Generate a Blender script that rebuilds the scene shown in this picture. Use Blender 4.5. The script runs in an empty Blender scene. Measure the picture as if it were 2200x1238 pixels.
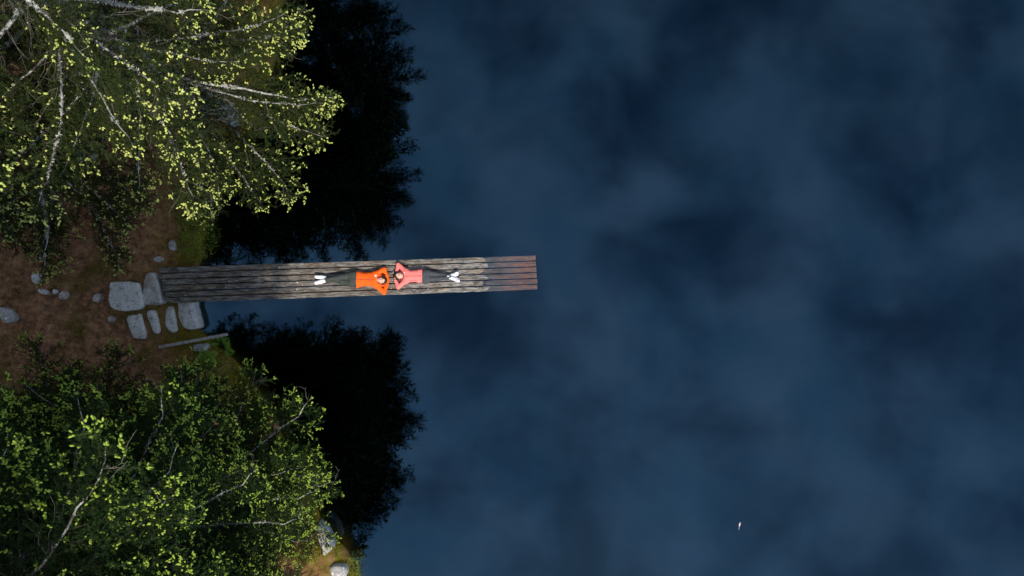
import bpy, math, random
import numpy as np
from mathutils import Vector, Matrix, Euler

SC = bpy.context.scene
COL = SC.collection
PI = math.pi
H = 18.0          # camera height above the lake
S0 = 85.0         # photograph pixels per metre on the lake surface

# ------------------------------------------------------------------ camera
cam_d = bpy.data.cameras.new('camera')
cam = bpy.data.objects.new('camera', cam_d)
COL.objects.link(cam)
cam.location = (0, 0, H)
cam.rotation_euler = (0, 0, 0)
cam_d.sensor_width = 36.0
cam_d.lens = 36.0 * H / (2200.0 / S0)
cam_d.clip_start = 0.05
cam_d.clip_end = 2000
SC.camera = cam

# ------------------------------------------------------------------ sky, sun, exposure
SUN_AZ = (0.34, -0.94)            # horizontal direction towards the sun
SUN_EL = math.radians(57)
world = bpy.data.worlds.new('World')
SC.world = world
world.use_nodes = True
wn, wl = world.node_tree.nodes, world.node_tree.links
wn.clear()
wo = wn.new('ShaderNodeOutputWorld')
wb = wn.new('ShaderNodeBackground')
wb.inputs['Strength'].default_value = 0.10
sky = wn.new('ShaderNodeTexSky')
sky.sky_type = 'NISHITA'
sky.sun_disc = False
sky.sun_elevation = SUN_EL
sky.sun_rotation = math.atan2(SUN_AZ[0], SUN_AZ[1])
sky.air_density = 1.0
sky.dust_density = 0.6
tc = wn.new('ShaderNodeTexCoord')
sx = wn.new('ShaderNodeSeparateXYZ')
wl.new(tc.outputs['Generated'], sx.inputs[0])


def wmath(op, a, b=None):
    m = wn.new('ShaderNodeMath'); m.operation = op
    for i, v in enumerate((a, b)):
        if v is None: continue
        if isinstance(v, (int, float)): m.inputs[i].default_value = v
        else: wl.new(v, m.inputs[i])
    return m.outputs[0]


zc = wmath('MAXIMUM', sx.outputs['Z'], 0.10)
cx = wn.new('ShaderNodeCombineXYZ')
wl.new(wmath('DIVIDE', sx.outputs['X'], zc), cx.inputs[0])
wl.new(wmath('DIVIDE', sx.outputs['Y'], zc), cx.inputs[1])
cx.inputs[2].default_value = 5.3
nz = wn.new('ShaderNodeTexNoise')
nz.inputs['Scale'].default_value = 6.2
nz.inputs['Detail'].default_value = 6.0
nz.inputs['Roughness'].default_value = 0.5
nz.inputs['Distortion'].default_value = 0.25
wl.new(cx.outputs[0], nz.inputs['Vector'])
cr = wn.new('ShaderNodeValToRGB')                    # cloud cover
cr.color_ramp.interpolation = 'B_SPLINE'
cr.color_ramp.elements[0].position = 0.34
cr.color_ramp.elements[0].color = (0, 0, 0, 1)
cr.color_ramp.elements[1].position = 0.58
cr.color_ramp.elements[1].color = (1, 1, 1, 1)
wl.new(nz.outputs['Fac'], cr.inputs[0])
mxw = wn.new('ShaderNodeMix'); mxw.data_type = 'RGBA'
wl.new(cr.outputs[0], mxw.inputs['Factor'])
wl.new(sky.outputs[0], mxw.inputs['A'])
nz2 = wn.new('ShaderNodeTexNoise')                   # thick and thin cloud
nz2.inputs['Scale'].default_value = 9.0
nz2.inputs['Detail'].default_value = 5.0
wl.new(cx.outputs[0], nz2.inputs['Vector'])
cr2 = wn.new('ShaderNodeValToRGB')
cr2.color_ramp.elements[0].position = 0.35
cr2.color_ramp.elements[0].color = (4.4, 6.2, 8.0, 1)
cr2.color_ramp.elements[1].position = 0.65
cr2.color_ramp.elements[1].color = (7.6, 8.0, 9.6, 1)
wl.new(nz2.outputs['Fac'], cr2.inputs[0])
dt = wn.new('ShaderNodeVectorMath'); dt.operation = 'DOT_PRODUCT'   # thin cloud glows around the sun
wl.new(tc.outputs['Generated'], dt.inputs[0])
dt.inputs[1].default_value = (SUN_AZ[0] * math.cos(SUN_EL), SUN_AZ[1] * math.cos(SUN_EL), math.sin(SUN_EL))
glow = wmath('ADD', 0.92, wmath('MULTIPLY', wmath('POWER', wmath('MAXIMUM', dt.outputs['Value'], 0.0), 4.0), 0.6))
gm = wn.new('ShaderNodeVectorMath'); gm.operation = 'SCALE'
wl.new(cr2.outputs[0], gm.inputs[0]); wl.new(glow, gm.inputs['Scale'])
wl.new(gm.outputs[0], mxw.inputs['B'])
wl.new(mxw.outputs['Result'], wb.inputs['Color'])
wl.new(wb.outputs[0], wo.inputs[0])

sun_d = bpy.data.lights.new('sun', 'SUN')
sun_d.energy = 4.1
sun_d.angle = math.radians(1.2)
sun_d.color = (1.0, 0.93, 0.82)
sun = bpy.data.objects.new('sun', sun_d)
COL.objects.link(sun)
sd = Vector((SUN_AZ[0] * math.cos(SUN_EL), SUN_AZ[1] * math.cos(SUN_EL), math.sin(SUN_EL)))
sun.rotation_euler = sd.to_track_quat('Z', 'Y').to_euler()
sun.location = sd * 60

SC.view_settings.view_transform = 'Standard'
SC.view_settings.look = 'None'
SC.view_settings.exposure = 0.25
SC.view_settings.gamma = 1.0
SC.view_settings.use_curve_mapping = False
SC.render.engine = 'CYCLES'
SC.cycles.max_bounces = 5
SC.cycles.diffuse_bounces = 2
SC.cycles.glossy_bounces = 2
SC.cycles.transparent_max_bounces = 8
SC.cycles.use_denoising = True
SC.cycles.use_adaptive_sampling = False
SC.cycles.sample_clamp_indirect = 4.0


# ------------------------------------------------------------------ helpers
def P(px, py, z=0.0):
    """where a ray of the survey photograph meets height z"""
    k = (H - z) / H / S0
    return Vector(((px - 1100) * k, (619 - py) * k, z))


def link(o, parent=None):
    COL.objects.link(o)
    if parent is not None: o.parent = parent
    return o


def mesh(name, verts, faces, mats=(), mi=None, smooth=False):
    me = bpy.data.meshes.new(name)
    verts = np.asarray(verts, dtype=np.float64)
    me.from_pydata(verts.tolist() if len(verts) else [], [], [tuple(int(i) for i in f) for f in faces])
    for m in mats: me.materials.append(m)
    if mi is not None: me.polygons.foreach_set('material_index', np.asarray(mi, dtype=np.int32))
    if smooth: me.polygons.foreach_set('use_smooth', np.ones(len(me.polygons), dtype=bool))
    me.update()
    return me


def obj(name, me, parent=None, loc=None):
    o = link(bpy.data.objects.new(name, me), parent)
    if loc is not None: o.location = loc
    return o


def tag(o, label=None, cat=None, group=None, kind=None):
    for k, v in (('label', label), ('category', cat), ('group', group), ('kind', kind)):
        if v: o[k] = v
    return o


def empty(name, loc=(0, 0, 0)):
    o = link(bpy.data.objects.new(name, None))
    o.location = loc
    o.empty_display_size = 0.2
    return o


def hash2(ix, iy, seed):
    n = (ix.astype(np.int64) * 374761393 + iy.astype(np.int64) * 668265263 + seed * 69069) & 0xffffffff
    n = ((n ^ (n >> 13)) * 1274126177) & 0xffffffff
    return ((n ^ (n >> 16)) & 0xffff) / 65535.0


def vnoise(x, y, seed=0):
    x, y = np.asarray(x, float), np.asarray(y, float)
    ix, iy = np.floor(x), np.floor(y)
    fx, fy = x - ix, y - iy
    fx, fy = fx * fx * (3 - 2 * fx), fy * fy * (3 - 2 * fy)
    a, b = hash2(ix, iy, seed), hash2(ix + 1, iy, seed)
    c, d = hash2(ix, iy + 1, seed), hash2(ix + 1, iy + 1, seed)
    return (a * (1 - fx) + b * fx) * (1 - fy) + (c * (1 - fx) + d * fx) * fy - 0.5


def fbm(x, y, seed=0, octv=4):
    r, amp = 0, 1.0
    for i in range(octv):
        r = r + amp * vnoise(x * 2 ** i, y * 2 ** i, seed + i * 17)
        amp *= 0.5
    return r


class NT:
    """short-hand for building a material's node tree"""
    def __init__(self, name):
        self.m = bpy.data.materials.new(name); self.m.use_nodes = True
        self.n, self.l = self.m.node_tree.nodes, self.m.node_tree.links
        self.b = self.n['Principled BSDF']
        self.b.inputs['Roughness'].default_value = 0.8
        self.out = self.n['Material Output']

    def put(self, sock, v):
        if v is None: return
        if isinstance(v, bpy.types.NodeSocket): self.l.new(v, sock)
        elif isinstance(v, (tuple, list)) and len(v) == 3 and sock.type == 'RGBA': sock.default_value = (*v, 1)
        else: sock.default_value = v

    def coord(self, kind='Object', scale=(1, 1, 1), rnd=0.0):
        t = self.n.new('ShaderNodeTexCoord')
        mp = self.n.new('ShaderNodeMapping'); mp.inputs['Scale'].default_value = scale
        self.l.new(t.outputs[kind], mp.inputs[0])
        if rnd:
            oi = self.n.new('ShaderNodeObjectInfo')
            cmb = self.n.new('ShaderNodeCombineXYZ')
            v = self.math('MULTIPLY', oi.outputs['Random'], rnd)
            for i in range(3): self.l.new(v, cmb.inputs[i])
            self.l.new(cmb.outputs[0], mp.inputs['Location'])
        return mp.outputs[0]

    def math(self, op, a, b=None, clamp=False):
        m = self.n.new('ShaderNodeMath'); m.operation = op; m.use_clamp = clamp
        self.put(m.inputs[0], a); self.put(m.inputs[1], b)
        return m.outputs[0]

    def noise(self, vec, scale, detail=4, rough=0.55, dist=0.0):
        t = self.n.new('ShaderNodeTexNoise')
        self.l.new(vec, t.inputs['Vector'])
        t.inputs['Scale'].default_value = scale; t.inputs['Detail'].default_value = detail
        t.inputs['Roughness'].default_value = rough; t.inputs['Distortion'].default_value = dist
        return t.outputs['Fac']

    def voro(self, vec, scale, feature='F1'):
        t = self.n.new('ShaderNodeTexVoronoi'); t.feature = feature
        self.l.new(vec, t.inputs['Vector']); t.inputs['Scale'].default_value = scale
        return t

    def ramp(self, fac, stops, interp='LINEAR'):
        r = self.n.new('ShaderNodeValToRGB'); r.color_ramp.interpolation = interp
        e = r.color_ramp.elements
        while len(e) < len(stops): e.new(0.5)
        for i, (p, c) in enumerate(stops):
            e[i].position = p
            e[i].color = (*c, 1) if isinstance(c, (tuple, list)) else (c, c, c, 1)
        self.put(r.inputs[0], fac)
        return r.outputs[0]

    def mix(self, f, a, b, mode='MIX'):
        m = self.n.new('ShaderNodeMix'); m.data_type = 'RGBA'; m.blend_type = mode
        self.put(m.inputs['Factor'], f); self.put(m.inputs['A'], a); self.put(m.inputs['B'], b)
        return m.outputs['Result']

    def bump(self, hgt, strength=0.5, dist=0.01):
        b = self.n.new('ShaderNodeBump')
        b.inputs['Strength'].default_value = strength; b.inputs['Distance'].default_value = dist
        self.l.new(hgt, b.inputs['Height'])
        self.l.new(b.outputs[0], self.b.inputs['Normal'])

    def rnd(self):
        return self.n.new('ShaderNodeObjectInfo').outputs['Random']

    def attr(self, name):
        a = self.n.new('ShaderNodeAttribute'); a.attribute_name = name
        return a.outputs['Fac']

    def col(self, c, rough=None, spec=None):
        self.put(self.b.inputs['Base Color'], c)
        if rough is not None: self.put(self.b.inputs['Roughness'], rough)
        if spec is not None: self.b.inputs['Specular IOR Level'].default_value = spec
        return self.m


# ------------------------------------------------------------------ materials
def mat_ground():
    t = NT('forest_floor'); v = t.coord('Object')
    big = t.noise(v, 1.1, 5, 0.6)
    mid = t.noise(v, 6.0, 5, 0.65)
    fine = t.noise(v, 55.0, 4, 0.7)
    c = t.ramp(mid, [(0.30, (0.085, 0.046, 0.028)), (0.48, (0.30, 0.15, 0.082)), (0.62, (0.45, 0.245, 0.13)), (0.78, (0.55, 0.40, 0.27))])
    moss = t.ramp(t.noise(v, 9.0, 4, 0.6), [(0.3, (0.030, 0.035, 0.006)), (0.55, (0.11, 0.10, 0.012)), (0.75, (0.20, 0.12, 0.018))])
    c = t.mix(t.ramp(big, [(0.50, 0.0), (0.64, 0.75)]), c, moss)
    edge = t.math('MULTIPLY', t.attr('moss'), t.ramp(t.noise(v, 3.0, 4, 0.6), [(0.32, 0.0), (0.52, 1.0)]))
    moss2 = t.ramp(t.noise(v, 12.0, 5, 0.65), [(0.3, (0.045, 0.030, 0.006)), (0.5, (0.17, 0.12, 0.012)), (0.62, (0.10, 0.13, 0.015)), (0.8, (0.28, 0.15, 0.03))])
    c = t.mix(edge, c, moss2)
    c = t.mix(0.85, c, t.ramp(fine, [(0.28, 0.30), (0.5, 0.95), (0.75, 1.5)]), 'MULTIPLY')
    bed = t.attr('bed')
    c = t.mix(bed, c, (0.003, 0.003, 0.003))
    t.bump(t.math('ADD', t.math('MULTIPLY', mid, 1.2), fine), 0.9, 0.03)
    return t.col(c, 0.95, 0.0)


def mat_water():
    t = NT('lake_water'); v = t.coord('Object')
    t.n.remove(t.b)
    tr = t.n.new('ShaderNodeBsdfTransparent'); tr.inputs[0].default_value = (0.62, 0.63, 0.64, 1)
    gl = t.n.new('ShaderNodeBsdfGlossy'); gl.inputs['Color'].default_value = (0.29, 0.645, 1.0, 1)
    gl.inputs['Roughness'].default_value = 0.004
    lw = t.n.new('ShaderNodeLayerWeight'); lw.inputs['Blend'].default_value = 0.5
    f5 = t.math('POWER', lw.outputs['Facing'], 5.0)
    fac = t.math('ADD', 0.070, t.math('MULTIPLY', f5, 0.90), True)
    bp = t.n.new('ShaderNodeBump')
    bp.inputs['Strength'].default_value = 0.012; bp.inputs['Distance'].default_value = 0.02
    hgt = t.noise(v, 1.6, 3, 0.5)
    t.l.new(hgt, bp.inputs['Height'])
    t.l.new(bp.outputs[0], gl.inputs['Normal'])
    mx = t.n.new('ShaderNodeMixShader')
    t.l.new(fac, mx.inputs[0]); t.l.new(tr.outputs[0], mx.inputs[1]); t.l.new(gl.outputs[0], mx.inputs[2])
    t.l.new(mx.outputs[0], t.out.inputs['Surface'])
    va = t.n.new('ShaderNodeVolumeAbsorption')        # dark peaty water swallows what lies deep
    va.inputs['Color'].default_value = (0.12, 0.22, 0.25, 1); va.inputs['Density'].default_value = 1.5
    t.l.new(va.outputs[0], t.out.inputs['Volume'])
    return t.m


def mat_granite(name, base, dark, warm=(0.24, 0.19, 0.15), lichen=0.0):
    t = NT(name); v = t.coord('Object', rnd=37.0)
    sp = t.noise(v, 34.0, 4, 0.8)
    c = t.ramp(sp, [(0.36, dark), (0.46, base), (0.60, tuple(min(1, x * 1.25) for x in base)), (0.72, warm)])
    st = t.noise(v, 3.2, 4, 0.6)
    c = t.mix(t.ramp(st, [(0.46, 0.0), (0.70, 0.75)]), c, warm)
    c = t.mix(t.ramp(t.noise(v, 7.0, 5, 0.6), [(0.52, 0.0), (0.70, 0.6)]), c, (0.06, 0.055, 0.035))
    if lichen:
        lv = t.voro(v, 9.0)
        lm = t.math('MULTIPLY', t.ramp(lv.outputs['Distance'], [(0.26, 1.0), (0.34, 0.0)]), t.ramp(t.noise(v, 4.0, 2), [(0.45, 0.0), (0.52, lichen)]))
        c = t.mix(lm, c, (0.62, 0.64, 0.62))
    t.bump(t.math('ADD', t.noise(v, 14.0, 5, 0.6), t.math('MULTIPLY', sp, 0.4)), 0.6, 0.02)
    return t.col(c, 0.85, 0.25)


def mat_plank():
    t = NT('weathered_plank')
    v = t.coord('Object', (1, 1, 1), rnd=61.0)
    vs = t.coord('Object', (0.7, 14, 14), rnd=61.0)
    g = t.noise(vs, 3.0, 6, 0.65, 0.4)
    g2 = t.noise(t.coord('Object', (1.8, 60, 60), rnd=61.0), 2.0, 4, 0.7)
    c = t.ramp(g, [(0.30, (0.045, 0.042, 0.038)), (0.44, (0.13, 0.122, 0.112)), (0.56, (0.265, 0.255, 0.24)), (0.72, (0.47, 0.46, 0.435))])
    c = t.mix(0.75, c, t.ramp(g2, [(0.32, 0.38), (0.5, 0.95), (0.7, 1.35)]), 'MULTIPLY')
    # shade of the trees painted into the landward half, bleached near the lake
    wx = t.attr('shoreward')
    pat = t.noise(v, 2.3, 5, 0.6)
    tree_shade = t.math('MULTIPLY', t.ramp(pat, [(0.30, 0.35), (0.62, 1.0)]), wx)
    c = t.mix(tree_shade, c, t.mix(1.0, c, (0.56, 0.49, 0.43), 'MULTIPLY'))
    blo = t.ramp(t.noise(t.coord('Object', (1, 3.0, 3.0), rnd=23.0), 4.0, 5, 0.65), [(0.50, 0.0), (0.64, 0.85)])
    c = t.mix(blo, c, (0.035, 0.034, 0.030))
    brown = t.ramp(t.noise(t.coord('Object', (1, 4, 4), rnd=11.0), 1.5, 4, 0.6), [(0.5, 0.0), (0.66, 0.7)])
    c = t.mix(brown, c, t.mix(1.0, c, (1.0, 0.74, 0.52), 'MULTIPLY'))
    # the submerged end is water-logged and rusty red
    wet = t.attr('sunken')
    rust = t.ramp(t.noise(t.coord('Object', (1.2, 8, 8), rnd=11.0), 2.2, 5, 0.65), [(0.30, (0.09, 0.078, 0.068)), (0.55, (0.22, 0.17, 0.135)), (0.75, (0.34, 0.24, 0.17))])
    rust = t.mix(t.math('MULTIPLY', t.attr('rusty'), t.ramp(t.noise(t.coord('Object', (1.0, 9, 9), rnd=43.0), 2.6, 5, 0.65), [(0.40, 0.0), (0.62, 1.0)])), rust, (0.62, 0.24, 0.10))
    c = t.mix(wet, c, rust)
    # bird lime and pale lichen
    d = t.voro(v, 7.0)
    spot = t.math('MULTIPLY', t.ramp(t.math('ADD', d.outputs['Distance'], t.math('MULTIPLY', t.noise(v, 60.0, 3, 0.7), 0.22)), [(0.17, 0.85), (0.22, 0.0)]), t.ramp(t.noise(v, 3.1, 2), [(0.53, 0.0), (0.57, 1.0)]))
    c = t.mix(spot, c, (0.72, 0.74, 0.72))
    t.bump(t.math('ADD', g, t.math('MULTIPLY', g2, 0.7)), 0.55, 0.006)
    return t.col(c, 0.82, 0.25)


def mat_simple(name, c, rough=0.8, spec=0.3, var=0.0, scale=40.0, bump=0.0):
    t = NT(name); v = t.coord('Object')
    n = t.noise(v, scale, 4, 0.6)
    if var:
        c = t.mix(1.0, c, t.ramp(n, [(0.3, 1 - var), (0.7, 1 + var)]), 'MULTIPLY')
    if bump: t.bump(n, bump, 0.01)
    return t.col(c, rough, spec)


def mat_bark(name, pale):
    t = NT(name); v = t.coord('Object', rnd=91.0)
    n = t.noise(v, 16.0, 5, 0.65)
    c = t.ramp(n, [(0.34, (0.035, 0.028, 0.022)), (0.5, (0.11, 0.09, 0.075)), (0.66, (0.20, 0.18, 0.16))])
    li = t.ramp(t.noise(v, 7.0, 4, 0.6), [(0.62 - 0.30 * pale, 0.0), (0.72 - 0.25 * pale, 0.9)])
    c = t.mix(li, c, t.ramp(t.noise(v, 40.0, 3), [(0.35, (0.27, 0.28, 0.26)), (0.62, (0.58, 0.59, 0.56))]))
    t.bump(n, 0.8, 0.02)
    return t.col(c, 0.9, 0.15)


def mat_leaf(name, a, b, rough=0.6, spec=0.3):
    t = NT(name)
    g = t.n.new('ShaderNodeNewGeometry')
    f = t.math('ADD', t.math('MULTIPLY', g.outputs['Random Per Island'], 0.7), t.math('MULTIPLY', t.rnd(), 0.3))
    return t.col(t.mix(f, a, b), rough, spec)


def mat_fabric(name, c, var=0.12, rough=0.75):
    t = NT(name); v = t.coord('Object')
    n = t.noise(v, 14.0, 4, 0.6)
    cc = t.mix(1.0, c, t.ramp(n, [(0.3, 1 - var), (0.7, 1 + var)]), 'MULTIPLY')
    t.bump(t.noise(v, 26.0, 3, 0.55), 0.35, 0.012)
    return t.col(cc, rough, 0.25)


M = dict(
    ground=mat_ground(), water=mat_water(),
    granite=mat_granite('grey_granite', (0.42, 0.40, 0.38), (0.07, 0.065, 0.06)),
    granite_pale=mat_granite('pale_granite', (0.52, 0.52, 0.51), (0.12, 0.12, 0.12), warm=(0.46, 0.42, 0.36)),
    granite_lichen=mat_granite('lichened_granite', (0.36, 0.35, 0.34), (0.06, 0.06, 0.06), lichen=0.9),
    plank=mat_plank(),
    timber=mat_simple('dark_timber', (0.06, 0.048, 0.038), 0.9, 0.2, 0.5, 12, 0.5),
    greybeam=mat_simple('grey_beam_wood', (0.26, 0.245, 0.22), 0.85, 0.2, 0.4, 18, 0.5),
    bark_l=mat_bark('lichened_bark', 0.75), bark_d=mat_bark('spruce_bark', 0.45),
    lichen=mat_leaf('beard_lichen', (0.34, 0.35, 0.31), (0.66, 0.66, 0.62), 0.9, 0.1),
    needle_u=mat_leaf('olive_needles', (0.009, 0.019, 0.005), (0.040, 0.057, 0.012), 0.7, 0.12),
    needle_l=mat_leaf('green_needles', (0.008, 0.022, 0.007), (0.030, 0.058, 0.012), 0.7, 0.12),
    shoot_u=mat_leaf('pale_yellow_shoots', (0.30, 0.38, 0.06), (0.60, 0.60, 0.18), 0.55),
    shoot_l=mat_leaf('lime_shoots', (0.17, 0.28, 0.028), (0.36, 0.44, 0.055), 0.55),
    twig=mat_simple('brown_twig', (0.055, 0.042, 0.030), 0.9, 0.1), deadtwig=mat_simple('dead_twig', (0.20, 0.18, 0.15), 0.9, 0.1),
    cone=mat_simple('cone_scales', (0.46, 0.19, 0.09), 0.8, 0.2, 0.35, 120, 0.8),
)

# ------------------------------------------------------------------ the shore
SHORE = [(1040, -1400), (740, -400), (640, -120), (605, 30), (590, 140), (565, 230), (530, 290), (478, 370), (455, 440), (442, 530), (428, 580), (424, 650),
         (434, 708), (460, 738), (505, 770), (560, 840), (615, 940), (655, 1040), (690, 1108), (724, 1150), (752, 1190), (778, 1240), (802, 1300), (870, 1450), (1060, 2200)]
sw = np.array([P(a, b)[:2] for a, b in SHORE])
sw = np.vstack([[sw[0, 0] + 60, 400], sw, [sw[-1, 0] + 60, -400]])


def shore_dist(x, y):
    x, y = np.asarray(x, float), np.asarray(y, float)
    best = np.full(x.shape, 1e9)
    for (ax, ay), (bx, by) in zip(sw[:-1], sw[1:]):
        dx, dy = bx - ax, by - ay
        t = np.clip(((x - ax) * dx + (y - ay) * dy) / (dx * dx + dy * dy), 0, 1)
        best = np.minimum(best, np.hypot(x - ax - t * dx, y - ay - t * dy))
    xs = np.interp(-y, -sw[:, 1], sw[:, 0])
    d = np.where(x < xs, best, -best)
    return d + 0.10 * fbm(x * 2.2, y * 2.2, 5, 4)


def ground_z(x, y):
    x, y = np.asarray(x, float), np.asarray(y, float)
    d = shore_dist(x, y)
    di = np.maximum(d, 0)
    s = np.clip(di / 0.16, 0, 1); s = s * s * (3 - 2 * s)
    z = 0.20 * s + 0.40 * np.minimum(di, 1.1) + 0.10 * np.clip(di - 1.1, 0, 30) + np.clip(di, 0, 1) * (0.14 * fbm(x * 0.8, y * 0.8, 3, 3) + 0.07 * fbm(x * 5, y * 5, 9, 3))
    o = np.maximum(-d, 0)
    zb = -0.04 - np.minimum(1.9 * o, 3.0) - np.minimum(o * 0.15, 3.0)
    return np.where(d > 0, z, zb)


def gz(x, y): return float(ground_z(np.array([x]), np.array([y]))[0])


def grid_axis(lo, hi, step, far):
    a = list(np.arange(lo, hi + 1e-6, step))
    k, p = step, hi
    while p < far: k *= 1.5; p += k; a.append(p)
    k, p = step, lo
    while p > -far: k *= 1.5; p -= k; a.insert(0, p)
    return np.array(a)


gx, gy = grid_axis(-15, -2.6, 0.085, 380), grid_axis(-9.5, 9.5, 0.085, 380)
X, Y = np.meshgrid(gx, gy)
Z = ground_z(X, Y)
nx, ny = len(gx), len(gy)
idx = np.arange(nx * ny).reshape(ny, nx)
q = np.stack([idx[:-1, :-1], idx[:-1, 1:], idx[1:, 1:], idx[1:, :-1]], -1).reshape(-1, 4)
me = mesh('ground', np.stack([X, Y, Z], -1).reshape(-1, 3), q, [M['ground']], smooth=True)
D = shore_dist(X, Y).ravel()
for nm, val in (('moss', np.clip(1.25 - D / 1.1, 0, 1)), ('bed', np.clip(0.2 - D / 0.25, 0, 1))):
    at = me.attributes.new(nm, 'FLOAT', 'POINT')
    at.data.foreach_set('value', val.astype(np.float32))
tag(obj('ground', me), kind='structure')
me = mesh('lake', [(x, y, z) for z in (0, -9) for x, y in ((-60, -380), (380, -380), (380, 380), (-60, 380))],
          [(0, 1, 2, 3), (7, 6, 5, 4), (0, 4, 5, 1), (1, 5, 6, 2), (2, 6, 7, 3), (3, 7, 4, 0)], [M['water']])
tag(obj('lake', me), kind='structure')


# ------------------------------------------------------------------ stones
def stone(outline, ztop, thick, label, mat, group=None, name='stone', bulge=0.015, seed=1, tilt=(0, 0), cat='stone'):
    rng = random.Random(seed)
    pts = [P(a, b, ztop) for a, b in outline]
    c = sum(pts, Vector()) / len(pts)
    per = []
    for i, p in enumerate(pts):                       # resample with slight unevenness
        r = pts[(i + 1) % len(pts)]
        n = max(2, int((r - p).length / 0.05))
        for k in range(n): per.append(p.lerp(r, k / n))
    loc = [(p - c) for p in per]
    for _ in range(1):
        loc = [(loc[i - 1] + loc[i] * 2 + loc[(i + 1) % len(loc)]) / 4 for i in range(len(loc))]
    n = len(loc)
    rings = [(0.0, bulge), (0.30, bulge), (0.6, bulge * 0.9), (0.88, bulge * 0.75), (0.965, 0.0), (1.0, -0.022), (1.02, -0.5 * thick), (1.0, -thick)]
    V, F = [], []
    for s, dz in rings:
        for i, p in enumerate(loc):
            w = 1 + 0.09 * float(vnoise(p.x * 7 + seed, p.y * 7, seed)) + 0.05 * float(vnoise(p.x * 22 + seed, p.y * 22, seed + 5))
            x, y = p.x * s * w, p.y * s * w
            zz = dz + 0.04 * float(fbm(np.array(x * 6 + seed * 3.1), np.array(y * 6), seed, 3)) + tilt[0] * x + tilt[1] * y
            V.append((x, y, zz))
    for r in range(len(rings) - 1):
        for i in range(n):
            j = (i + 1) % n
            F.append((r * n + i, (r + 1) * n + i, (r + 1) * n + j, r * n + j))
    F.append([(len(rings) - 1) * n + i for i in range(n)][::-1])
    F.append(list(range(n)))
    o = obj(name, mesh(name, V, F, [mat], smooth=True), loc=c)
    return tag(o, label, cat, group)


def zs(lst, x0=200, y0=500, s=4.42): return [(x0 + a / s, y0 + b / s) for a, b in lst]


G, GP, GL = M['granite'], M['granite_pale'], M['granite_lichen']
stone(zs([(150, 470), (290, 462), (410, 480), (430, 560), (460, 620), (440, 720), (330, 750), (220, 740), (160, 710), (135, 640), (150, 560)]), 0.86, 0.3,
      'broad flat grey slab lying beyond the landward end of the jetty', GP, seed=3, cat='stone')
stone(zs([(495, 390), (560, 375), (592, 400), (628, 560), (652, 660), (600, 690), (490, 685), (460, 640), (470, 560), (485, 450)]), 0.72, 0.35,
      'long speckled granite block butted against the landward end of the jetty', G, name='stone_block', seed=4)
stone(zs([(310, 800), (440, 770), (490, 960), (480, 1010), (380, 1005), (330, 880)]), 0.74, 0.3, 'highest granite step, speckled and half hidden by spruce twigs', GP, 'stone steps beside the jetty', 'stone_step', seed=5, cat='step')
stone(zs([(505, 740), (580, 730), (625, 900), (620, 965), (570, 955), (520, 820)]), 0.62, 0.3, 'narrow granite step just below the highest step', GP, 'stone steps beside the jetty', 'stone_step', seed=6, cat='step')
stone(zs([(690, 720), (735, 690), (760, 760), (790, 935), (750, 958), (690, 900), (675, 800)]), 0.48, 0.3, 'slim pale granite step between the narrow step and the lowest one', GP, 'stone steps beside the jetty', 'stone_step', seed=7, cat='step')
stone(zs([(800, 660), (945, 650), (975, 780), (1000, 905), (930, 928), (850, 905), (805, 800)]), 0.34, 0.42, 'wide pale granite step at the water edge', GP, 'stone steps beside the jetty', 'stone_step', seed=8, cat='step')
stone(zs([(945, 1065), (1060, 1050), (1085, 1090), (1060, 1140), (960, 1125)]), 0.36, 0.3, 'small square stone with white lichen rings beside the grey rail', GL, name='rock', bulge=0.04, seed=9, cat='rock')
stone(zs([(300, 370), (400, 425), (490, 530), (560, 700), (588, 800), (432, 910), (400, 770), (350, 650)], 640, 1080, 7.836), 0.62, 0.45, 'pointed grey boulder at the mossy shore below the spruces', GL, name='rock', bulge=0.05, seed=10, cat='rock')
stone(zs([(520, 1110), (600, 1045), (760, 1060), (820, 1130), (815, 1250), (700, 1300), (600, 1270), (545, 1190)], 640, 1080, 7.836), 0.42, 0.4, 'chunky boulder with white lichen blotches near the bank edge', GL, name='rock', bulge=0.06, seed=11, cat='rock')


def blob(px, py, a, b, rot, label, mat=None, seed=1, group=None):
    pts = []
    rng = random.Random(seed)
    for k in range(9):
        an = k / 9 * 2 * PI
        r = rng.uniform(0.85, 1.12)
        x, y = a * math.cos(an) * r, b * math.sin(an) * r
        pts.append((px + x * math.cos(rot) - y * math.sin(rot), py - x * math.sin(rot) - y * math.cos(rot)))
    w = P(px, py, 0.8)
    z = gz(w.x, w.y)
    for _ in range(3):
        w = P(px, py, z + 0.05); z = gz(w.x, w.y)
    return stone(pts, z + 0.07, 0.25, label, mat or G, group, 'rock', 0.03, seed, cat='rock')


blob(136, 635, 10, 10, 0, 'round grey cobble on the brown forest floor', G, 21)
blob(117, 627, 5.5, 6, 0, 'tiny egg-shaped cobble between the round cobble and a flat one', GP, 22)
blob(91, 627, 12, 6, -0.4, 'flat elongated cobble in a line with two rounder ones', GP, 23)
blob(77, 599, 11, 13, 0.3, 'pale rock under the drooping tip of a spruce branch', GP, 24)
blob(14, 678, 24, 15, -0.6, 'large pale rock with a bluish streak on the open forest floor', GL, 25)
blob(89, 551, 6, 13, 0, 'narrow upright pale rock beside a hanging spruce branch', GP, 26)
blob(208, 641, 11, 10, 0.2, 'tan rock tucked beside the broad flat slab', G, 27)
blob(369, 527, 9, 14, 0.1, 'tall tan rock with a white cap among the bank moss', GL, 28)
blob(338, 557, 11, 7, 0, 'low rosy rock sunk into the litter above the jetty', G, 29)
blob(237, 686, 7, 8, 0, 'little grey rock peeking out below the broad slab', G, 30)

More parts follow.
